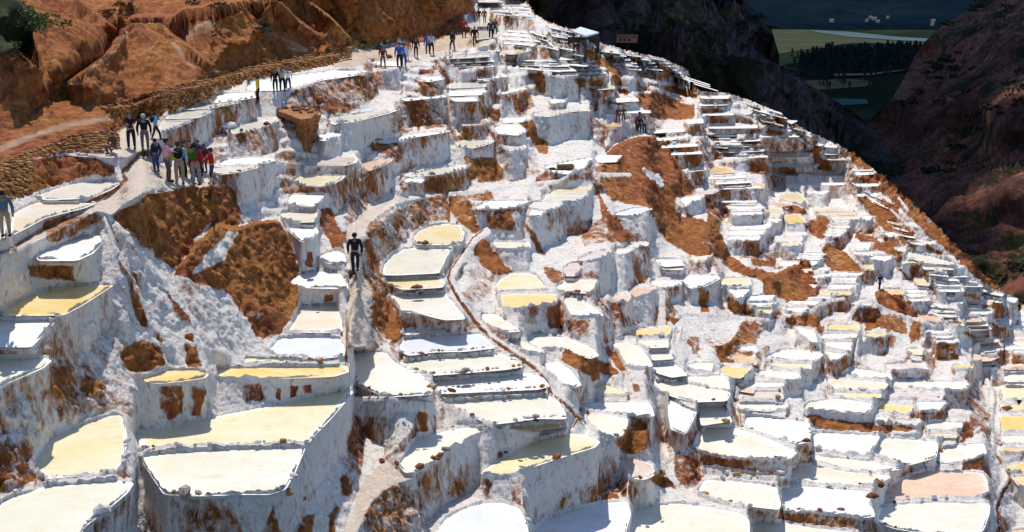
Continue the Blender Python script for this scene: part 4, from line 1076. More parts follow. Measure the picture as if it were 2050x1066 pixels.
def shrubs(Pt,n,lab,seed,rmax,rows):
    r=random.Random(seed); H,Wd=Pt.shape[:2]
    cl=[(r.randrange(rows[0],rows[1]),r.randrange(8,Wd-70)) for _ in range(n//5)]
    for k in range(n):
        c=cl[r.randrange(len(cl))]; j=min(H-1,max(0,int(c[0]+r.gauss(0,4)))); i_=min(Wd-1,max(5,int(c[1]+r.gauss(0,6)))); p=Pt[j,i_]
        o=bpy.data.objects.new('shrub',SMH[k%3]); C.objects.link(o); o.location=p; s=r.uniform(1.2,rmax)*(p[1]/350)**.5; o.scale=(s,s,s*.8); o.rotation_euler=(0,0,r.uniform(0,6))
        tag(o,lab,'shrub','dark shrubs on the canyon slopes')
shrubs(SLR,130,'dark rounded shrub growing on the reddish canyon slope',5,3.6,(40,230))
shrubs(SLL,90,'dark rounded shrub growing on the shaded canyon slope',6,3.6,(10,100))
# village specks across the river
mw=m_simple('whitewash',(.34,.35,.36),.9); mrf=m_simple('red_roof_tiles',(.20,.09,.06),.8)
HL=['white house at the left end of the far village','white house uphill of the river bend','largest white house in the middle of the far village','white house just right of the largest village house','low white house among the village trees','white house at the right end of the far village','lowest white house close to the river at right','small white barn above the far village']
for (px,py,w),lab in zip([(1665,45,16),(1742,38,12),(1750,41,18),(1757,46,12),(1777,38,9),(1868,45,14),(1866,52,11),(1735,44,9)],HL):
    r_=empty('village_house',tuple(Vector(at_depth(px,py,3150*math.exp((50-py)/360.)*.985))),lab,'house','houses of the far village',rt.uniform(-.4,.4))
    w*=.5; h=4+w*.3; bm=bmesh.new(); box(bm,(0,0,h/2),(w*1.3,6,h)); bm_obj('wall',bm,mw,r_)
    bm=bmesh.new(); vs=[bm.verts.new(p) for p in ((-w*.7,-3.6,h),(w*.7,-3.6,h),(w*.7,3.6,h),(-w*.7,3.6,h),(-w*.7,0,h+1.6),(w*.7,0,h+1.6))]
    for f in ((0,1,5,4),(2,3,4,5),(0,4,3),(1,2,5),(0,3,2,1)): bm.faces.new([vs[a] for a in f])
    bm_obj('roof',bm,mw if w>11 else mrf,r_)
    bm=bmesh.new(); box(bm,(w*.3,-3.05,h*.5),(1.4,.2,1.6)); bm_obj('window',bm,m_simple('dark_glass',(.02,.02,.025),.3) if 'DG' not in globals() else DG,r_)
# ------------------------------------------------------------------ salt pans
MARKS=[((710,500),'the man in black on the path'),((400,340),'the tourists crowded on the bank'),((612,270),'the brown adobe block'),((515,178),'the person in yellow'),
 ((12,430),'the person at the left edge'),((1120,333),'the dark sacks'),((1400,500),'the long brown ridge'),((1275,250),'the workers on the terrace'),
 ((1735,848),'the rubble bank'),((1865,970),'the big orange-tan pan'),((1080,905),'the golden pan with the tall white front'),((530,600),'the large brown earth cliff'),
 ((1790,600),'the rounded brown knoll'),((1178,65),'the metal roofed shelter'),((1470,660),'the curved white wall'),((800,1040),'the dark red mound at the bottom'),
 ((810,105),'the hikers on the upper path'),((150,690),'the tall white wall at left'),((1760,568),'the lone dark figure on the right'),((770,630),'the brown hummock beside the path'),
 ((1265,880),'the ochre earth lump'),((1580,560),'the ochre mound'),((1185,725),'the thin brown bank')]
def direction(dx,dy):
    if abs(dy)*1.6>abs(dx): return ('above' if dy<0 else 'below')
    return 'left of' if dx<0 else 'right of'
ORD=['nearest','second nearest','third nearest','fourth nearest','fifth nearest','sixth nearest','seventh nearest','eighth nearest','ninth nearest','tenth nearest','eleventh nearest','twelfth nearest']
SIZE=lambda a:'tiny' if a<350 else 'small' if a<1200 else 'medium' if a<6000 else 'large'
info={}
for k in sorted(big):
    c=PANS[k][1].mean(0); best=min(range(len(MARKS)),key=lambda i:math.hypot((c[0]-MARKS[i][0][0]),(c[1]-MARKS[i][0][1])*1.3))
    mk=MARKS[best]; dx,dy=c[0]-mk[0][0],c[1]-mk[0][1]
    d=math.hypot(dx,dy)
    key=(SIZE(areas[k]),BRNAME[PANS[k][0]],'inside' if d<22 and 'pan' in mk[1] else direction(dx,dy),mk[1]); info.setdefault(key,[]).append((d,k))
LABEL={}
for key,lst in info.items():
    lst.sort()
    for n,(d,k) in enumerate(lst):
        s,c_,di,mk=key; o='' if len(lst)==1 else (ORD[n]+' ' if n<len(ORD) else 'farthest ')
        if di=='inside': LABEL[k]=f'{s} {c_} salt pan held by '+('the tall white front wall' if 'golden' in mk else 'low curved rims at lower right')
        else: LABEL[k]=f'{o}{s} {c_} salt pan {di} {mk}'
def plane_pt(x,y,z):
    a,b,c=ray(x,y); k=(z-CAMZ)/c; return np.array([a*k,b*k,z])
def brine_mesh(k):
    c,Q,_=PANS[k]; Q=chaikin(Q,2); z=pan_z[k]
    Wp=np.array([plane_pt(x,y,z) for x,y in Q]); 
    area=.5*np.sum(Wp[:,0]*np.roll(Wp[:,1],-1)-np.roll(Wp[:,0],-1)*Wp[:,1])
    E=np.roll(Wp,-1,0)-np.roll(Wp,1,0); nrm=np.stack([E[:,1],-E[:,0]],-1)*(1 if area>0 else -1); nrm/=np.linalg.norm(nrm,axis=1,keepdims=True)+1e-9
    dd=float(np.linalg.norm(Wp.mean(0)[:2])); ex=dd/F*(2.6 if areas[k]>1500 else 1.1)
    out=Wp.copy(); out[:,:2]+=nrm*ex
    cen=Wp.mean(0); n=len(Wp); V=[out]; sh=[np.ones(n)]
    for f,s in ((.86,.35),(.6,0.)): V.append(cen+(Wp-cen)*f); sh.append(np.full(n,s))
    V.append(cen[None]); sh.append(np.zeros(1)); V=np.concatenate(V); sh=np.concatenate(sh)
    Fq=[]; T=[]
    for r in range(2):
        for i in range(n):
            a=r*n+i;b=r*n+(i+1)%n; q=[a,b,b+n,a+n]; Fq.append(q if area>0 else q[::-1])
    for i in range(n):
        a=2*n+i;b=2*n+(i+1)%n; q=[a,b,3*n,3*n]; T.append([a,b,3*n] if area>0 else [b,a,3*n])
    Tr=[]
    for q in Fq: Tr+= [[q[0],q[1],q[2]],[q[0],q[2],q[3]]]
    Tr+=T
    return V,np.array(Tr),sh,cen
srt=np.argsort(of,kind='stable'); ofs=of[srt]
def faces_of(k):
    a,b=np.searchsorted(ofs,[k,k+1]); s=srt[a:b]; return qf[s],rf[s]
PAN={}
ROLE=['pan_bed','salt_rim','retaining_wall']
for k in sorted(big,key=lambda k:-areas[k]):
    V,T,sh,cen=brine_mesh(k)
    root=empty('salt_pan',tuple(cen),LABEL[k],'salt pan','salt pans stepping down the hillside'); PAN[k]=root
    link('brine',mesh_np('brine',V-cen,T,[BRINE[PANS[k][0]]],{'shore':sh}),root)
    q,r=faces_of(k)
    if areas[k]>500:
        for i in np.unique(r):
            if (r==i).sum()>3: link(ROLE[min(2,i)],sub_mesh(ROLE[min(2,i)],q[r==i],off=cen),root)
    elif len(q): link('salt_rim',sub_mesh('salt_rim',q,off=cen),root)
# the smallest pans as one mass
Vs=[];Ts=[];Ms=[];Sh=[];n0=0; kinds=sorted({PANS[k][0] for k in small})
for k in small:
    V,T,sh,cen=brine_mesh(k); Vs.append(V);Ts.append(T+n0);Sh.append(sh);Ms.append(np.full(len(T),1+kinds.index(PANS[k][0]))); n0+=len(V)
q=qf[sm]; u,inv=np.unique(q,return_inverse=True); inv=inv.reshape(q.shape)
tri=np.concatenate([inv[:,[0,1,2]],inv[:,[0,2,3]]])
V=np.concatenate(Vs+[Vall[u]]); T=np.concatenate(Ts+[tri+n0]); M=np.concatenate(Ms+[np.zeros(len(tri))])
zb=np.zeros(n0)
me=mesh_np('distant_salt_pans',V,T,[GROUND]+[BRINE[c] for c in kinds],{'earth':np.concatenate([zb,Ea[u]]),'dust':np.concatenate([zb,Du[u]]),'scrub':np.concatenate([zb,Sc[u]]),'shore':np.concatenate(Sh+[np.zeros(len(u))])},midx=M)
tag(link('distant_salt_pans',me),'tiny white salt pans stepping away on the far terraces','salt pans',kind='stuff')
# ------------------------------------------------------------------ stones set along the rims
rs=np.random.RandomState(3)
def stone_mesh(seed,flat=1.):
    bm=bmesh.new(); bmesh.ops.create_icosphere(bm,subdivisions=1,radius=1.)
    r=random.Random(seed)
    for v in bm.verts:
        n=1+r.uniform(-.28,.22); v.co*=n; v.co.z*=.62*flat; v.co.y*=.8
    me=bpy.data.meshes.new('stone'); bm.to_mesh(me); bm.free(); return me
SM={}
for kind in ROCK:
    for i in range(3):
        m_=stone_mesh(i+hash(kind)%7 if False else i+len(kind)*3); m_.materials.append(ROCK[kind]); SM[kind,i]=m_
def put_stone(parent,pos,size,kind,name='stone'):
    o=bpy.data.objects.new(name,SM[kind,rs.randint(3)]); C.objects.link(o); o.parent=parent
    o.location=Vector(pos)-(parent.location if parent else Vector((0,0,0))); o.scale=(size*rs.uniform(.8,1.4),size*rs.uniform(.7,1.1),size*rs.uniform(.7,1.1)); o.rotation_euler=(rs.uniform(-.3,.3),rs.uniform(-.3,.3),rs.uniform(0,6.3))
    return o
STONY={}   # how densely each pan's rim is set with stones
for k in big:
    c,Q,fl=PANS[k]
    if areas[k]<700: continue
    cen=Q.mean(0); dd=np.exp(LH[k]-lnt(cen[0],cen[1]))
    if dd>95: continue
    dens=rs.choice([.0,.04,.12,.4],p=[.4,.3,.18,.12])
    if 780<cen[0]<1110 and 660<cen[1]<830: dens=.8
    if 1380<cen[0]<1600 and 850<cen[1]<960: dens=.7
    if cen[0]<1300 and cen[1]>840: dens=.42
    if cen[0]>1380 and cen[1]>860: dens=max(dens,.3)
    Qs=chaikin(Q,1); 
    for a,b in zip(Qs,np.roll(Qs,-1,0)):
        L=np.hypot(*(b-a)); n=int(L/rs.uniform(7,13))
        for i in range(n):
            p=a+(b-a)*(i+rs.uniform(.1,.9))/max(n,1)
            out=p-cen; out/=np.hypot(*out)+1e-6
            front=out[1]>0
            if rs.rand()>dens*(1. if front else .25): continue
            w=plane_pt(p[0]+out[0]*5,p[1]+out[1]*3,pan_z[k])
            if not (0<p[0]<2050 and p[1]<1066): continue
            kind=rs.choice(['rust','ochre','grey','salted'],p=[.22,.1,.14,.54])
            sz=float(np.clip(rs.lognormal(math.log(.115),.45),.05,.34))*(1+.4*(dd>70))
            put_stone(PAN[k],(w[0],w[1],w[2]+.13+sz*.2),sz,kind)
# ------------------------------------------------------------------ dry stone walls
def polyat(P,u):
    P=np.array(P,float); L=np.r_[0,np.cumsum(np.hypot(*(P[1:]-P[:-1]).T))]; s=u*L[-1]; return np.array([np.interp(s,L,P[:,0]),np.interp(s,L,P[:,1])])
BL=[]
for kind in ('ochre','rust','ochre','ochre'):
    bm=bmesh.new(); bmesh.ops.create_cube(bm,size=1.); bmesh.ops.bevel(bm,geom=list(bm.edges),offset=.16,segments=1,affect='EDGES')
    r=random.Random(len(BL)); 
    for v in bm.verts: v.co+=Vector((r.uniform(-.07,.07),r.uniform(-.07,.07),r.uniform(-.07,.07)))
    me=bpy.data.meshes.new('stone'); bm.to_mesh(me); bm.free(); me.materials.append(ROCK[kind]); BL.append(me)
WALLS=[('ochre dry stone wall behind the person at the left edge',[(-20,345),(0,332),(60,306)],[(-20,412),(0,402),(60,388)],8.5),
 ('low dry stone wall running behind the small upper left pans',[(72,303),(110,286),(140,274),(195,264),(232,252)],[(85,312),(125,304),(160,300),(205,304),(236,298)],8.),
 ('long mossy ochre stone wall below the brown spur',[(208,216),(270,198),(350,173),(425,160)],[(240,233),(310,228),(380,208),(428,190)],7.5),
 ('ochre stone wall behind the long white pan and the people on the path',[(430,141),(500,127),(560,122),(640,108),(700,98)],[(440,181),(510,157),(600,142),(650,132),(700,120)],7.)]
rw_=np.random.RandomState(9)
for lab,top,bot,pitch in WALLS:
    T=np.array(top,float); L=np.hypot(*(T[1:]-T[:-1]).T).sum(); g0=ground_at(*polyat(bot,.5))
    root=empty('dry_stone_wall',tuple(g0),lab,'stone wall')
    n=int(L/pitch)
    for a in range(n+1):
        u=a/n; t=polyat(top,u); b=polyat(bot,u); m_=max(2,int((b[1]-t[1])/(pitch*.62)))
        for k in range(m_+1):
            uu=min(1,max(0,u+rw_.uniform(-.3,.3)/n+(k%2)*.5/n)); t=polyat(top,uu); b=polyat(bot,uu); v=k/m_
            p=ground_at(t[0]+(b[0]-t[0])*v,t[1]+(b[1]-t[1])*v); dd=p.y
            s=pitch*dd/F
            o=bpy.data.objects.new('stone',BL[rw_.randint(4)]); C.objects.link(o); o.parent=root; o.location=p-g0+Vector((0,-s*.15,0)); o.scale=(s*rw_.uniform(1.,1.55),s*.9,s*rw_.uniform(.6,.85)); o.rotation_euler=(rw_.uniform(-.15,.15),rw_.uniform(-.2,.2),rw_.uniform(-.4,.4))
# loose boulders
for (x,y,s,kind,lab) in [(575,988,.26,'ochre','mushroom shaped ochre stone on the front rim of the large lower left pan'),(603,1000,.15,'ochre','small ochre stone beside the mushroom shaped one'),
  (765,925,.17,'rust','rounded brown stone at the tip of the tan ledge'),(795,933,.15,'rust','brown stone right of the tan ledge tip'),(880,915,.24,'ochre','big ochre stone on the white wall above the pale pan'),(893,905,.2,'grey','grey stone beside the big ochre stone on the white wall'),
  (1072,836,.2,'rust','brown lump on the back rim of the orange pan'),(1562,918,.3,'ochre','upright ochre stone at the left tip of the peach pan'),(1618,910,.28,'rust','rusty stone above the peach pan'),(1760,972,.35,'rust','rust brown rock between the peach and the orange-tan pans'),(1745,995,.35,'rust','lower rust brown rock beside the orange-tan pan'),(1682,1020,.26,'rust','reddish rock in the wide white pan'),
  (864,785,.3,'ochre','ochre boulder at the right corner of the cream pan'),(855,795,.25,'grey','grey boulder beside the ochre one'),(1880,905,.25,'ochre','ochre stones at the left of the tan pan'),(1235,985,.2,'ochre','orange stone at the foot of the tall white wall'),(1325,950,.3,'ochre','bright ochre rock at the edge of the pinkish pan'),(830,755,.18,'ochre','flat ochre stone on the back rim of the cream pan'),(780,116,.35,'rust','reddish boulder beside the upper path')]:
    o=bpy.data.objects.new('boulder',SM[kind,rs.randint(3)]); C.objects.link(o); p=ground_at(x,y); o.location=p+Vector((0,0,s*.35)); o.scale=(s*1.2,s,s*1.1); o.rotation_euler=(.1,.2,rs.uniform(0,6)); tag(o,lab,'boulder')
# brown adobe block with a rubble roof
g=ground_at(610,312); Yf=g.y; zt=float(at_depth(600,240,Yf)[2])
def pl(x,y,z): a,b,c=ray(x,y); k=(z-CAMZ)/c; return Vector((float(a*k),float(b*k),z))
root=empty('adobe_block',tuple(g),'broken brown adobe wall with a tilted rubble cap beside the person in yellow','adobe wall')
mad=m_rock('adobe_earth',[(.16,.055,.018),(.32,.13,.045),(.44,.22,.09)])
def slab(name,pts,z1,z0,seed,cuts,amp):
    bm=bmesh.new(); A=[bm.verts.new(pl(x,y,z1)-g) for x,y in pts]; f=bm.faces.new(A)
    ext=bmesh.ops.extrude_face_region(bm,geom=[f])
    for v in ext['geom']:
        if isinstance(v,bmesh.types.BMVert): v.co.z=z0-g.z; v.co.y-=.25*(z1-z0>1)
    bmesh.ops.recalc_face_normals(bm,faces=bm.faces); bmesh.ops.subdivide_edges(bm,edges=list(bm.edges),cuts=cuts,use_grid_fill=True); bmesh.ops.triangulate(bm,faces=bm.faces)
    bmesh.ops.subdivide_edges(bm,edges=[e for e in bm.edges if e.calc_length()>.35],cuts=2,use_grid_fill=True); bmesh.ops.triangulate(bm,faces=bm.faces)
    for v in bm.verts:
        n=fbm(np.array([list(v.co+g)])*np.array([1.4,1.4,.9]),4,seed)[0]; m=fbm(np.array([list(v.co+g)])*3.1,3,seed+3)[0]; v.co+=Vector((n*amp+m*amp*.5,-abs(n)*amp-m*amp*.4,m*amp*.4))
    return bm_obj(name,bm,mad,root)
slab('adobe_wall',[(590,236),(606,238),(624,236),(633,230),(628,216),(606,212),(590,214)],zt-.1,g.z-.8,5,5,.5)
slab('adobe_cap',[(518,208),(545,216),(575,229),(598,239),(622,236),(636,226),(612,214),(580,196),(545,191),(528,196)],zt+.16,zt-.18,9,4,.22)
for k in range(34):
    a,b=rw_.rand(2); p=pl(528+a*96,201+a*26+(b-.5)*16,zt+.15); o=bpy.data.objects.new('rubble_stone',SM['rust' if k%3 else 'ochre',k%3]); C.objects.link(o); o.parent=root; s=rw_.uniform(.12,.26); o.location=p-g+Vector((0,0,.08)); o.scale=(s,s,s*.8); o.rotation_euler=(0,0,rw_.uniform(0,6))
# sacks and crate on the white ledge
g=ground_at(1120,340); ms=m_simple('dark_sacking',(.025,.02,.018),.9,.3,8,.05); mwd=m_simple('brown_board',(.28,.13,.05),.8,.3,10)
for k,(dx,lab) in enumerate(((-.75,'limp black sack lying on the white ledge'),(.25,'long black sack in front of the brown crate'),(.95,'short black sack at the right end of the brown crate'))):
    bm=bmesh.new(); bmesh.ops.create_icosphere(bm,subdivisions=3,radius=1.)
    for v in bm.verts:
        n=fbm(np.array([list(v.co)])*2+k*7,3,3)[0]; v.co*=1+n*.35; v.co.z=max(v.co.z,-.45)
        v.co=Vector((v.co.x*(.62 if k!=1 else .8),v.co.y*.4,v.co.z*.36+.16))
    o=bm_obj('sack',bm,ms,None,tuple(g+Vector((dx*.75,-.1*k,0.02)))); o.scale=(.6,.6,.6); tag(o,lab,'sack')
rt_=empty('crate',tuple(g+Vector((.5,.55,0))),'low brown wooden crate behind the black sacks','crate',None,.2)
for nm,c,s in [('board',(0,-.3,.25),(1.3,.04,.4)),('board',(0,.3,.25),(1.3,.04,.4)),('board',(-.64,0,.25),(.04,.56,.4)),('board',(.64,0,.25),(.04,.56,.4)),('crate_floor',(0,0,.06),(1.24,.56,.04))]:
    bm=bmesh.new(); box(bm,c,s); bm_obj(nm,bm,mwd,rt_)
# metal roofed shelter on the edge of the terraces
Yd=float(ground_at(1172,99).y)
a=[Vector(at_depth(x,y,Yd+d)) for x,y,d in ((1145,62,0),(1173,72,-2.5),(1199,65,0),(1162,54,3.5))]
g=Vector(at_depth(1172,98,Yd)); root=empty('shelter',tuple(g),'open shelter with a pale metal roof on dark posts at the edge of the terraces','shelter')
mmet=m_simple('pale_sheet_metal',(.55,.60,.63),.45,.12,1.5,0,.5); mdk=m_simple('dark_timber',(.05,.035,.025),.9)
bm=bmesh.new(); vt=[bm.verts.new(p-g) for p in a]; vb=[bm.verts.new(p-g-Vector((0,0,.15))) for p in a]
bm.faces.new(vt); bm.faces.new(vb[::-1])
for k in range(4): bm.faces.new((vt[k],vb[k],vb[(k+1)%4],vt[(k+1)%4]))
bmesh.ops.recalc_face_normals(bm,faces=bm.faces); bm_obj('roof',bm,mmet,root)
for k in range(4):
    p=(a[k]*.85+sum(a,Vector())/4*.15)-g; bm=bmesh.new(); box(bm,(p.x,p.y,p.z/2-.6),(.18,.18,abs(p.z)+1.)); bm_obj('post',bm,mdk,root)
bm=bmesh.new(); c=sum(a,Vector())/4-g; box(bm,(c.x,c.y+1.,c.z*.45-.5),(3.2,.25,c.z*.95)); bm_obj('back_wall',bm,mdk,root)
g=Vector(at_depth(1255,83,285.)); root=empty('hut',tuple(g),'small pinkish hut with a red tiled roof and dark openings','hut',None,-.12)
k=285./F; w=40*k; h=8*k; mp=m_simple('pink_plaster',(.42,.22,.16),.85); 
bm=bmesh.new(); box(bm,(0,1.2,h/2-.15),(w,2.6,h+.3)); bm_obj('wall',bm,mp,root)
bm=bmesh.new(); vs=[bm.verts.new(p) for p in ((-w*.54,-.5,h),(w*.54,-.5,h),(w*.54,2.9,h),(-w*.54,2.9,h),(-w*.52,1.2,h+.55),(w*.52,1.2,h+.55))]
for f in ((0,1,5,4),(2,3,4,5),(0,4,3),(1,2,5),(0,3,2,1)): bm.faces.new([vs[q] for q in f])
bm_obj('roof',bm,mrf,root)
mdw=m_simple('dark_opening',(.015,.012,.012),.9)
for x in (-.32,-.12,.1): bm=bmesh.new(); box(bm,(w*x,-.11,h*.32),(w*.1,.05,h*.62)); bm_obj('doorway',bm,mdw,root)
# bushes on the left hillside and beside the upper path
BM2=[leaf_mesh('bush',s+40,150,bshape,m_,.11) for s,m_ in enumerate((LEAF_G,LEAF_Y,LEAF_S))]
rb=random.Random(3)
def bush(x,y,s,k,lab,grp):
    o=bpy.data.objects.new('bush',BM2[k]); C.objects.link(o); o.location=ground_at(x,y)+Vector((0,0,-.05)); o.scale=(s,s,s*.8); o.rotation_euler=(0,0,rb.uniform(0,6)); tag(o,lab,'bush',grp)
for q in range(60): bush(5+abs(rb.gauss(0,48)),rb.uniform(12,110),rb.uniform(.35,.8),0,'green bush in the thicket on the steep bank at upper left','bushes of the upper left thicket')
for q in range(22): bush(rb.uniform(680,790),rb.uniform(88,100),rb.uniform(.3,.6),rb.choice((1,1,2,0)),'dry yellowish bush along the wall top above the hikers','dry bushes along the wall top')
for q in range(12): bush(rb.uniform(330,560),rb.uniform(2,14),rb.uniform(.4,.9),2,'low dark bush along the crest of the brown spur','low bushes along the spur crest')
# ------------------------------------------------------------------ people
def skin(name,pts,edges,rad,mats,sub=1,root=0):
    me=bpy.data.meshes.new(name); me.from_pydata(pts,edges,[]); o=bpy.data.objects.new(name,me); C.objects.link(o)
    m=o.modifiers.new('s','SKIN'); m.use_smooth_shade=True
    for v,r in zip(me.skin_vertices[0].data,rad): v.radius=r if isinstance(r,tuple) else (r,r)
    me.skin_vertices[0].data[root].use_root=True
    s=o.modifiers.new('u','SUBSURF'); s.levels=sub; s.render_levels=sub
    bpy.context.view_layer.update()
    dg=bpy.context.evaluated_depsgraph_get(); r=bpy.data.meshes.new_from_object(o.evaluated_get(dg)); r.name=name
    bpy.data.objects.remove(o); bpy.data.meshes.remove(me)
    r.materials.clear()
    for k in range(max(1,len(mats))): r.materials.append(None)
    return r
def pose(hands,feet,lean=0.,knee=None,sit=False):
    """hands/feet: ((x,y,z),(x,y,z)) left and right; facing +y"""
    hz=.95 if not sit else .5
    hip=(0,0,hz); waist=(0,lean*.2,hz+.16); chest=(0,lean*.7,hz+.38); neck=(0,lean,hz+.54); chin=(0,lean+.02,hz+.60); head=(0,lean+.03,hz+.70); crown=(0,lean+.02,hz+.765)
    B=[hip,waist,chest,neck,chin,head,crown]; E=[(0,1),(1,2),(2,3),(3,4),(4,5),(5,6)]; R=[(.135,.10),(.12,.09),(.155,.10),.052,.062,.092,.06]
    J=[];T=[]
    for s,h,f in ((-1,hands[0],feet[0]),(1,hands[1],feet[1])):
        sh=(s*.19,lean*.9,hz+.49); el=((sh[0]+h[0])/2+s*.045,(sh[1]+h[1])/2-.05,(sh[2]+h[2])/2-.02)
        d=Vector(h)-Vector(el); d=d.normalized() if d.length else Vector((0,0,-1))
        n=len(B); B+= [sh,el,h]; E+=[(2,n),(n,n+1),(n+1,n+2)]; R+=[.058,.042,.028]
        palm=Vector(h)+d*.05; B.append(tuple(palm)); E.append((n+2,n+3)); R.append((.034,.018)); side=d.cross(Vector((0,0,1)) if abs(d.z)<.9 else Vector((0,1,0))).normalized()
        for q,(o_,l) in enumerate(((-.028,.068),(-.010,.08),(.010,.074),(.027,.058))):
            m=len(B); kn=palm+side*o_+d*l*.45; B.append(tuple(kn)); B.append(tuple(kn+d*l*.5+Vector((0,.012,-.004)))); E+=[(n+3,m),(m,m+1)]; R+=[.0095,.0085]
        m=len(B); B.append(tuple(Vector(h)+d*.03+side*-.042+Vector((0,.01,0)))); E.append((n+2,m)); R.append(.010)
        hj=(s*.095,0,hz-.04); kn=((hj[0]+f[0])/2+s*.01,(hj[1]+f[1])/2+(.05 if not sit else .35),(hj[2]+f[2]+.08)/2+(0 if not sit else .25)); an=(f[0],f[1],f[2]+.085)
        n2=len(B); B+=[hj,kn,an,(f[0],f[1]+.14,f[2]+.03)]; E+=[(0,n2),(n2,n2+1),(n2+1,n2+2),(n2+2,n2+3)]; R+=[.082,.052,.036,(.038,.026)]
        J.append((sh,el,h)); T.append((hj,kn,an,f))
    return dict(body=(B,E,R),J=J,T=T,hip=hip,waist=waist,chest=chest,neck=neck,head=head,lean=lean,hz=hz)
def build_pose(p,name):
    out={}
    out['body']=skin('body',*p['body'],[0])
    B=[p['hip'],p['waist'],p['chest'],(0,p['neck'][1],p['neck'][2]-.035)]; E=[(0,1),(1,2),(2,3)]; R=[(.165,.125),(.155,.12),(.19,.13),(.085,.075)]
    for sh,el,h in p['J']:
        n=len(B); B+=[sh,el,tuple(Vector(el)+(Vector(h)-Vector(el))*.93)]; E+=[(2,n),(n,n+1),(n+1,n+2)]; R+=[.078,.06,.046]
    out['jacket']=skin('jacket',B,E,R,[0])
    B=[(p['hip'][0],p['hip'][1],p['hip'][2]+.05),(0,0,p['hz']-.03)]; E=[(0,1)]; R=[(.155,.115),(.15,.115)]
    for hj,kn,an,f in p['T']:
        n=len(B); B+=[(hj[0],hj[1],hj[2]-.06),kn,tuple(Vector(an)+Vector((0,0,.01)))]; E+=[(1,n),(n,n+1),(n+1,n+2)]; R+=[.098,.072,.058]
    out['trousers']=skin('trousers',B,E,R,[0])
    bm=bmesh.new()
    for hj,kn,an,f in p['T']:
        r=bmesh.ops.create_cube(bm,size=1.); vs=r['verts']; bmesh.ops.transform(bm,matrix=Matrix.Translation((f[0],f[1]+.055,f[2]+.045))@Matrix.Diagonal((.10,.27,.09,1)),verts=vs)
        for v in vs:
            if v.co.y>f[1]+.1 and v.co.z>f[2]+.05: v.co.z-=.035
        bmesh.ops.bevel(bm,geom=list({e for v in vs for e in v.link_edges}),offset=.02,segments=2,affect='EDGES')
    def fin(bm,n):
        me=bpy.data.meshes.new(n); bm.normal_update(); bm.to_mesh(me); bm.free(); me.materials.append(None); me.polygons.foreach_set('use_smooth',np.ones(len(me.polygons),bool)); return me
    out['shoes']=fin(bm,'shoes')
    hx=Vector(p['head'])
    def cap(r,zc,brim=0,long=0):
        bm=bmesh.new(); bmesh.ops.create_uvsphere(bm,u_segments=14,v_segments=9,radius=1.)
        for v in bm.verts:
            z=v.co.z
            v.co=Vector((v.co.x*r*.93,v.co.y*r*1.06-.012,v.co.z*r*1.08))
            if z<-.05:
                f=max(0.,v.co.y)/r
                v.co.z=max(v.co.z,(-.02 if v.co.y>.0 else -.085-long)*1.)
                if v.co.y>.02: v.co.z=.028
                if long and v.co.y<0 and z<-.3: v.co.z=-.11-long; v.co.x*=.8
        if brim:
            c=bmesh.ops.create_cone(bm,cap_ends=True,segments=18,radius1=brim,radius2=brim*.9,depth=.012); bmesh.ops.translate(bm,vec=(0,0,.035),verts=c['verts'])
        bmesh.ops.translate(bm,vec=hx+Vector((0,0,zc)),verts=bm.verts); return bm
    out['hair']=fin(cap(.107,.012),'hair'); out['long_hair']=fin(cap(.11,.012,0,.12),'hair'); out['hat']=fin(cap(.114,.02,.17),'hat'); out['cap']=fin(cap(.113,.02),'cap')
    bm=bmesh.new()   # eyes, brows, mouth as one small face mesh; nose on the body
    for s in (-1,1):
        c=bmesh.ops.create_icosphere(bm,subdivisions=1,radius=.011); bmesh.ops.translate(bm,vec=hx+Vector((s*.034,.088,.005)),verts=c['verts'])
    c=bmesh.ops.create_cube(bm,size=1.); bmesh.ops.transform(bm,matrix=Matrix.Translation(hx+Vector((0,.085,-.052)))@Matrix.Diagonal((.045,.012,.008,1)),verts=c['verts'])
    out['face_features']=fin(bm,'face_features')
    bm=bmesh.new(); c=bmesh.ops.create_cone(bm,segments=6,radius1=.017,radius2=.006,depth=.045); bmesh.ops.transform(bm,matrix=Matrix.Translation(hx+Vector((0,.095,-.02)))@Matrix.Rotation(.35,4,'X'),verts=c['verts'])
    for s in (-1,1):
        c=bmesh.ops.create_icosphere(bm,subdivisions=1,radius=.024); bmesh.ops.transform(bm,matrix=Matrix.Translation(hx+Vector((s*.093,0,-.01)))@Matrix.Diagonal((.4,.8,1.2,1)),verts=c['verts'])
    out['nose_and_ears']=fin(bm,'nose_and_ears')
    bm=bmesh.new(); c=bmesh.ops.create_cube(bm,size=1.); bmesh.ops.transform(bm,matrix=Matrix.Translation((0,p['chest'][1]-.2,p['chest'][2]-.02))@Matrix.Diagonal((.31,.17,.44,1)),verts=c['verts']); bmesh.ops.bevel(bm,geom=list(bm.edges),offset=.06,segments=2,affect='EDGES')
    for s in (-1,1):
        for t in range(6):
            a=t/5*math.pi; c=bmesh.ops.create_cube(bm,size=1.); bmesh.ops.transform(bm,matrix=Matrix.Translation((s*.12,p['chest'][1]+.02-.15*math.cos(a),p['chest'][2]-.04+.18*math.sin(a)))@Matrix.Diagonal((.045,.08,.08,1)),verts=c['verts'])
    out['backpack']=fin(bm,'backpack')
    h=Vector(p['J'][1][2])
    bm=bmesh.new(); box(bm,tuple(h+Vector((-.06,.07,.03))),(.13,.07,.085),None,.012); c=bmesh.ops.create_cone(bm,cap_ends=True,segments=12,radius1=.032,radius2=.03,depth=.06); bmesh.ops.transform(bm,matrix=Matrix.Translation(h+Vector((-.06,.12,.03)))@Matrix.Rotation(math.pi/2,4,'X'),verts=c['verts']); out['camera']=fin(bm,'camera')
    bm=bmesh.new(); box(bm,(p['J'][0][2][0]-.04,p['J'][0][2][1],p['J'][0][2][2]-.22),(.1,.26,.28),None,.03); out['bag']=fin(bm,'bag')
    return out
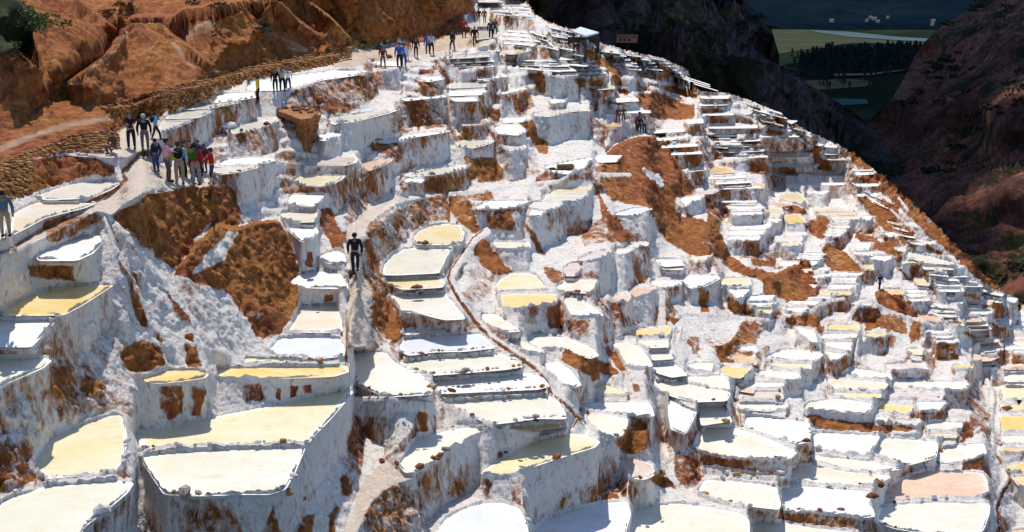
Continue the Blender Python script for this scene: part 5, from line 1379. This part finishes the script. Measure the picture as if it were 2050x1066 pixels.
st=((-.11,.0,0),(.11,.02,0))
POSES={'stand':pose(((-.27,.02,.83),(.27,.03,.83)),st),'front':pose(((-.12,.27,1.2),(.12,.28,1.22)),((-.12,0,0),(.12,.04,0)),.02),
 'photo':pose(((-.08,.27,1.52),(.09,.28,1.53)),((-.13,0,0),(.13,.05,0)),.0),'walk':pose(((-.25,.16,.88),(.25,-.14,.88)),((-.08,-.22,0),(.08,.24,0)),.04),
 'point':pose(((-.27,.02,.83),(.62,.22,1.36)),((-.14,0,0),(.14,0,0))),'akimbo':pose(((-.26,.08,1.02),(.26,.08,1.02)),((-.15,.0,0),(.15,.03,0))),
 'bend':pose(((-.2,.34,.72),(.2,.38,.75)),((-.14,-.02,0),(.14,.05,0)),.26),'sit':pose(((-.16,.38,.6),(.16,.4,.6)),((-.13,.42,0),(.13,.45,0)),.08,None,True)}
PM_={k:build_pose(v,k) for k,v in POSES.items()}
_mc={}
def cloth(c,r=.85):
    k=tuple(round(x,3) for x in c)+(r,)
    if k not in _mc: _mc[k]=m_simple('cloth_%d'%len(_mc),c,r,.2,9,0,.2); _mc[k].name='fabric'
    return _mc[k]
SKINS=[m_simple('skin',c,.6,.1,5) for c in ((.36,.19,.12),(.26,.13,.08),(.45,.26,.18))]
BLK=(.012,.012,.015); NAVY=(.015,.022,.06); JEAN=(.045,.07,.15); KHA=(.36,.27,.16); GRY=(.12,.12,.13); RED=(.42,.02,.02); YEL=(.75,.55,.02); WHI=(.75,.75,.76); SKY=(.20,.45,.65); BLU=(.02,.08,.45); MAR=(.12,.02,.03); ORA=(.62,.13,.03); LIM=(.45,.55,.05); PUR=(.10,.03,.12); BRN=(.09,.05,.03); GRN=(.02,.04,.03)
EYE=m_simple('eyes_and_lips',(.04,.02,.02),.4)
HAIRS={'b':(.012,.010,.009),'n':(.06,.035,.02),'g':(.4,.38,.35)}
gr=0
def person(px,py,hpx,ps,face,top,bot,label,hair='b',head='hair',extra=(),skin_i=0,group=None):
    """face: degrees, 0 looks away from the viewer, 180 towards"""
    p=ground_at(px,py); Hm=1.72*(1. if ps!='sit' else .74); sc=float(np.clip(hpx*p.y/F/Hm/1.03,.80,1.25))
    r=empty('person',tuple(p-Vector((0,0,.02))),label,'person',group,math.radians(face)); r.scale=(sc*1.14,sc*1.14,sc)
    M=PM_[ps]
    def add(part,name,mat,lab=None):
        o=bpy.data.objects.new(name,M[part]); C.objects.link(o); o.parent=r; o.material_slots[0].link='OBJECT'; o.material_slots[0].material=mat
        return o
    add('body','body',SKINS[skin_i]); add('jacket','jacket',cloth(top)); add('trousers','trousers',cloth(bot)); add('shoes','shoes',cloth((.03,.025,.02)))
    add('nose_and_ears','nose_and_ears',SKINS[skin_i]); add('face_features','face_features',EYE)
    if head in('hair','long_hair'): add(head,'hair',cloth(HAIRS[hair],.6))
    else: add(head,'hat' if head=='hat' else 'cap',cloth(hair if isinstance(hair,tuple) else HAIRS[hair])); 
    for e in extra:
        n,c=e; o=bpy.data.objects.new(n,M[n]); C.objects.link(o); o.parent=r if n=='x' else r; o.material_slots[0].link='OBJECT'; o.material_slots[0].material=cloth(c)
    return r
P_=person
P_(13,478,98,'stand',20,(.10,.14,.18),KHA,'person in grey-blue jacket and khaki trousers at the left edge')
P_(264,298,76,'front',200,(.03,.012,.012),BLK,'person in dark brown jacket beside the one in black')
P_(290,300,74,'stand',10,BLK,GRY,'person in black coat and pale hat seen from behind','g','cap')
P_(313,279,57,'walk',300,SKY,BLK,'person in light blue top and black trousers walking on the path',extra=(('backpack',NAVY),))
P_(230,306,40,'sit',160,BRN,(.12,.06,.03),'person in brown sitting against the stone wall',skin_i=1)
P_(315,343,69,'stand',60,NAVY,JEAN,'slim person in navy jacket standing apart left of the crowd')
P_(337,362,94,'front',290,(.62,.30,.38),(.12,.06,.06),'person in pink and white shirt carrying a lime yellow bag','b','hair',(('bag',LIM),))
P_(361,368,88,'stand',15,SKY,KHA,'person in light blue shirt and khaki trousers with a black backpack','n','cap',(('backpack',BLK),))
P_(368,352,74,'front',190,ORA[:0] or YEL,BLK,'person in yellow top half hidden at the back of the crowd','b','cap')
P_(392,372,88,'stand',-10,RED,(.30,.28,.27),'person in red shirt and grey trousers with a dark green pack','b','hat',(('backpack',(.05,.12,.02)),))
P_(399,352,74,'front',170,PUR,BLK,'person in purple at the back of the crowd','n')
P_(378,356,80,'photo',200,(.05,.05,.06),BLK,'person in charcoal behind the light blue shirt')
P_(427,368,75,'front',100,RED,JEAN,'person in red jacket and blue jeans with hands held in front')
P_(411,346,58,'stand',150,MAR,BRN,'short person in maroon left of the red jacket',skin_i=1)
P_(517,203,52,'point',90,YEL,BLK,'person in bright yellow shirt and black trousers pointing left')
P_(552,183,47,'stand',170,BLK,BLK,'person all in black left of the pair with cameras')
P_(566,180,50,'photo',185,(.45,.45,.42),BLK,'person in pale grey raising a camera','b','hair',(('camera',BLK),))
P_(577,176,45,'akimbo',200,WHI,JEAN,'person in white shirt with elbows out')
P_(767,135,42,'akimbo',180,MAR,GRY,'person in dark maroon jacket at the left of the upper group')
P_(800,132,50,'stand',170,BLU,BLK,'person in bright blue jacket in the upper group')
P_(809,133,47,'stand',10,(.55,.6,.7),JEAN,'person in pale shirt and blue jeans in the upper group')
P_(816,121,40,'walk',190,ORA,WHI,'person in orange top and white trousers in the upper group')
P_(833,118,37,'stand',180,BLK,BLK,'person in black right of the orange top')
P_(857,109,42,'stand',170,BLU,JEAN,'person in royal blue coat and cap near the brown bank','n','cap')
P_(864,112,40,'akimbo',200,(.4,.42,.45),BLK,'person in grey sweater beside the royal blue coat')
P_(906,103,38,'walk',150,GRN,BLK,'lone person in dark green walking along the upper path')
P_(929,75,37,'stand',180,RED,BRN,'person in red standing on the upper bank')
P_(950,93,40,'walk',180,BLK,RED,'person in black top and red trousers coming down the path')
P_(949,44,22,'stand',180,RED,GRY,'small distant person in red at the top of the path')
P_(959,46,26,'stand',160,BLK,BLK,'distant person in black beside the one in red')
P_(970,45,26,'stand',200,(.25,.05,.03),BLK,'distant person in rust coloured top at the head of the path')
P_(983,75,38,'stand',180,NAVY,BLK,'person in navy beside another on the right end of the path')
P_(991,68,33,'stand',190,(.08,.04,.04),BLK,'person in dark brown right of the one in navy')
P_(933,13,13,'stand',180,BLK,BLK,'farthest tiny dark figure at the top of the path')
P_(1237,243,22,'bend',180,MAR,BRN,'worker in maroon bending on the terrace, left of the pair',skin_i=1)
P_(1248,243,22,'stand',160,(.16,.05,.03),BRN,'worker in reddish brown right of the one in maroon',skin_i=1)
P_(1273,262,38,'bend',270,(.30,.03,.12),BRN,'worker in magenta shawl carrying a load','b','hat',skin_i=1)
P_(1280,265,34,'stand',180,BLK,BLK,'worker in black between the magenta shawl and the grey top',skin_i=1)
P_(1290,267,35,'stand',10,(.42,.42,.42),BLK,'worker in light grey top and dark trousers',skin_i=1)
P_(1760,581,27,'walk',200,NAVY,NAVY,'lone figure in navy walking on the right terraces')
P_(711,545,85,'walk',8,BLK,(.014,.016,.022),'man in black clothes walking away along the pale path')
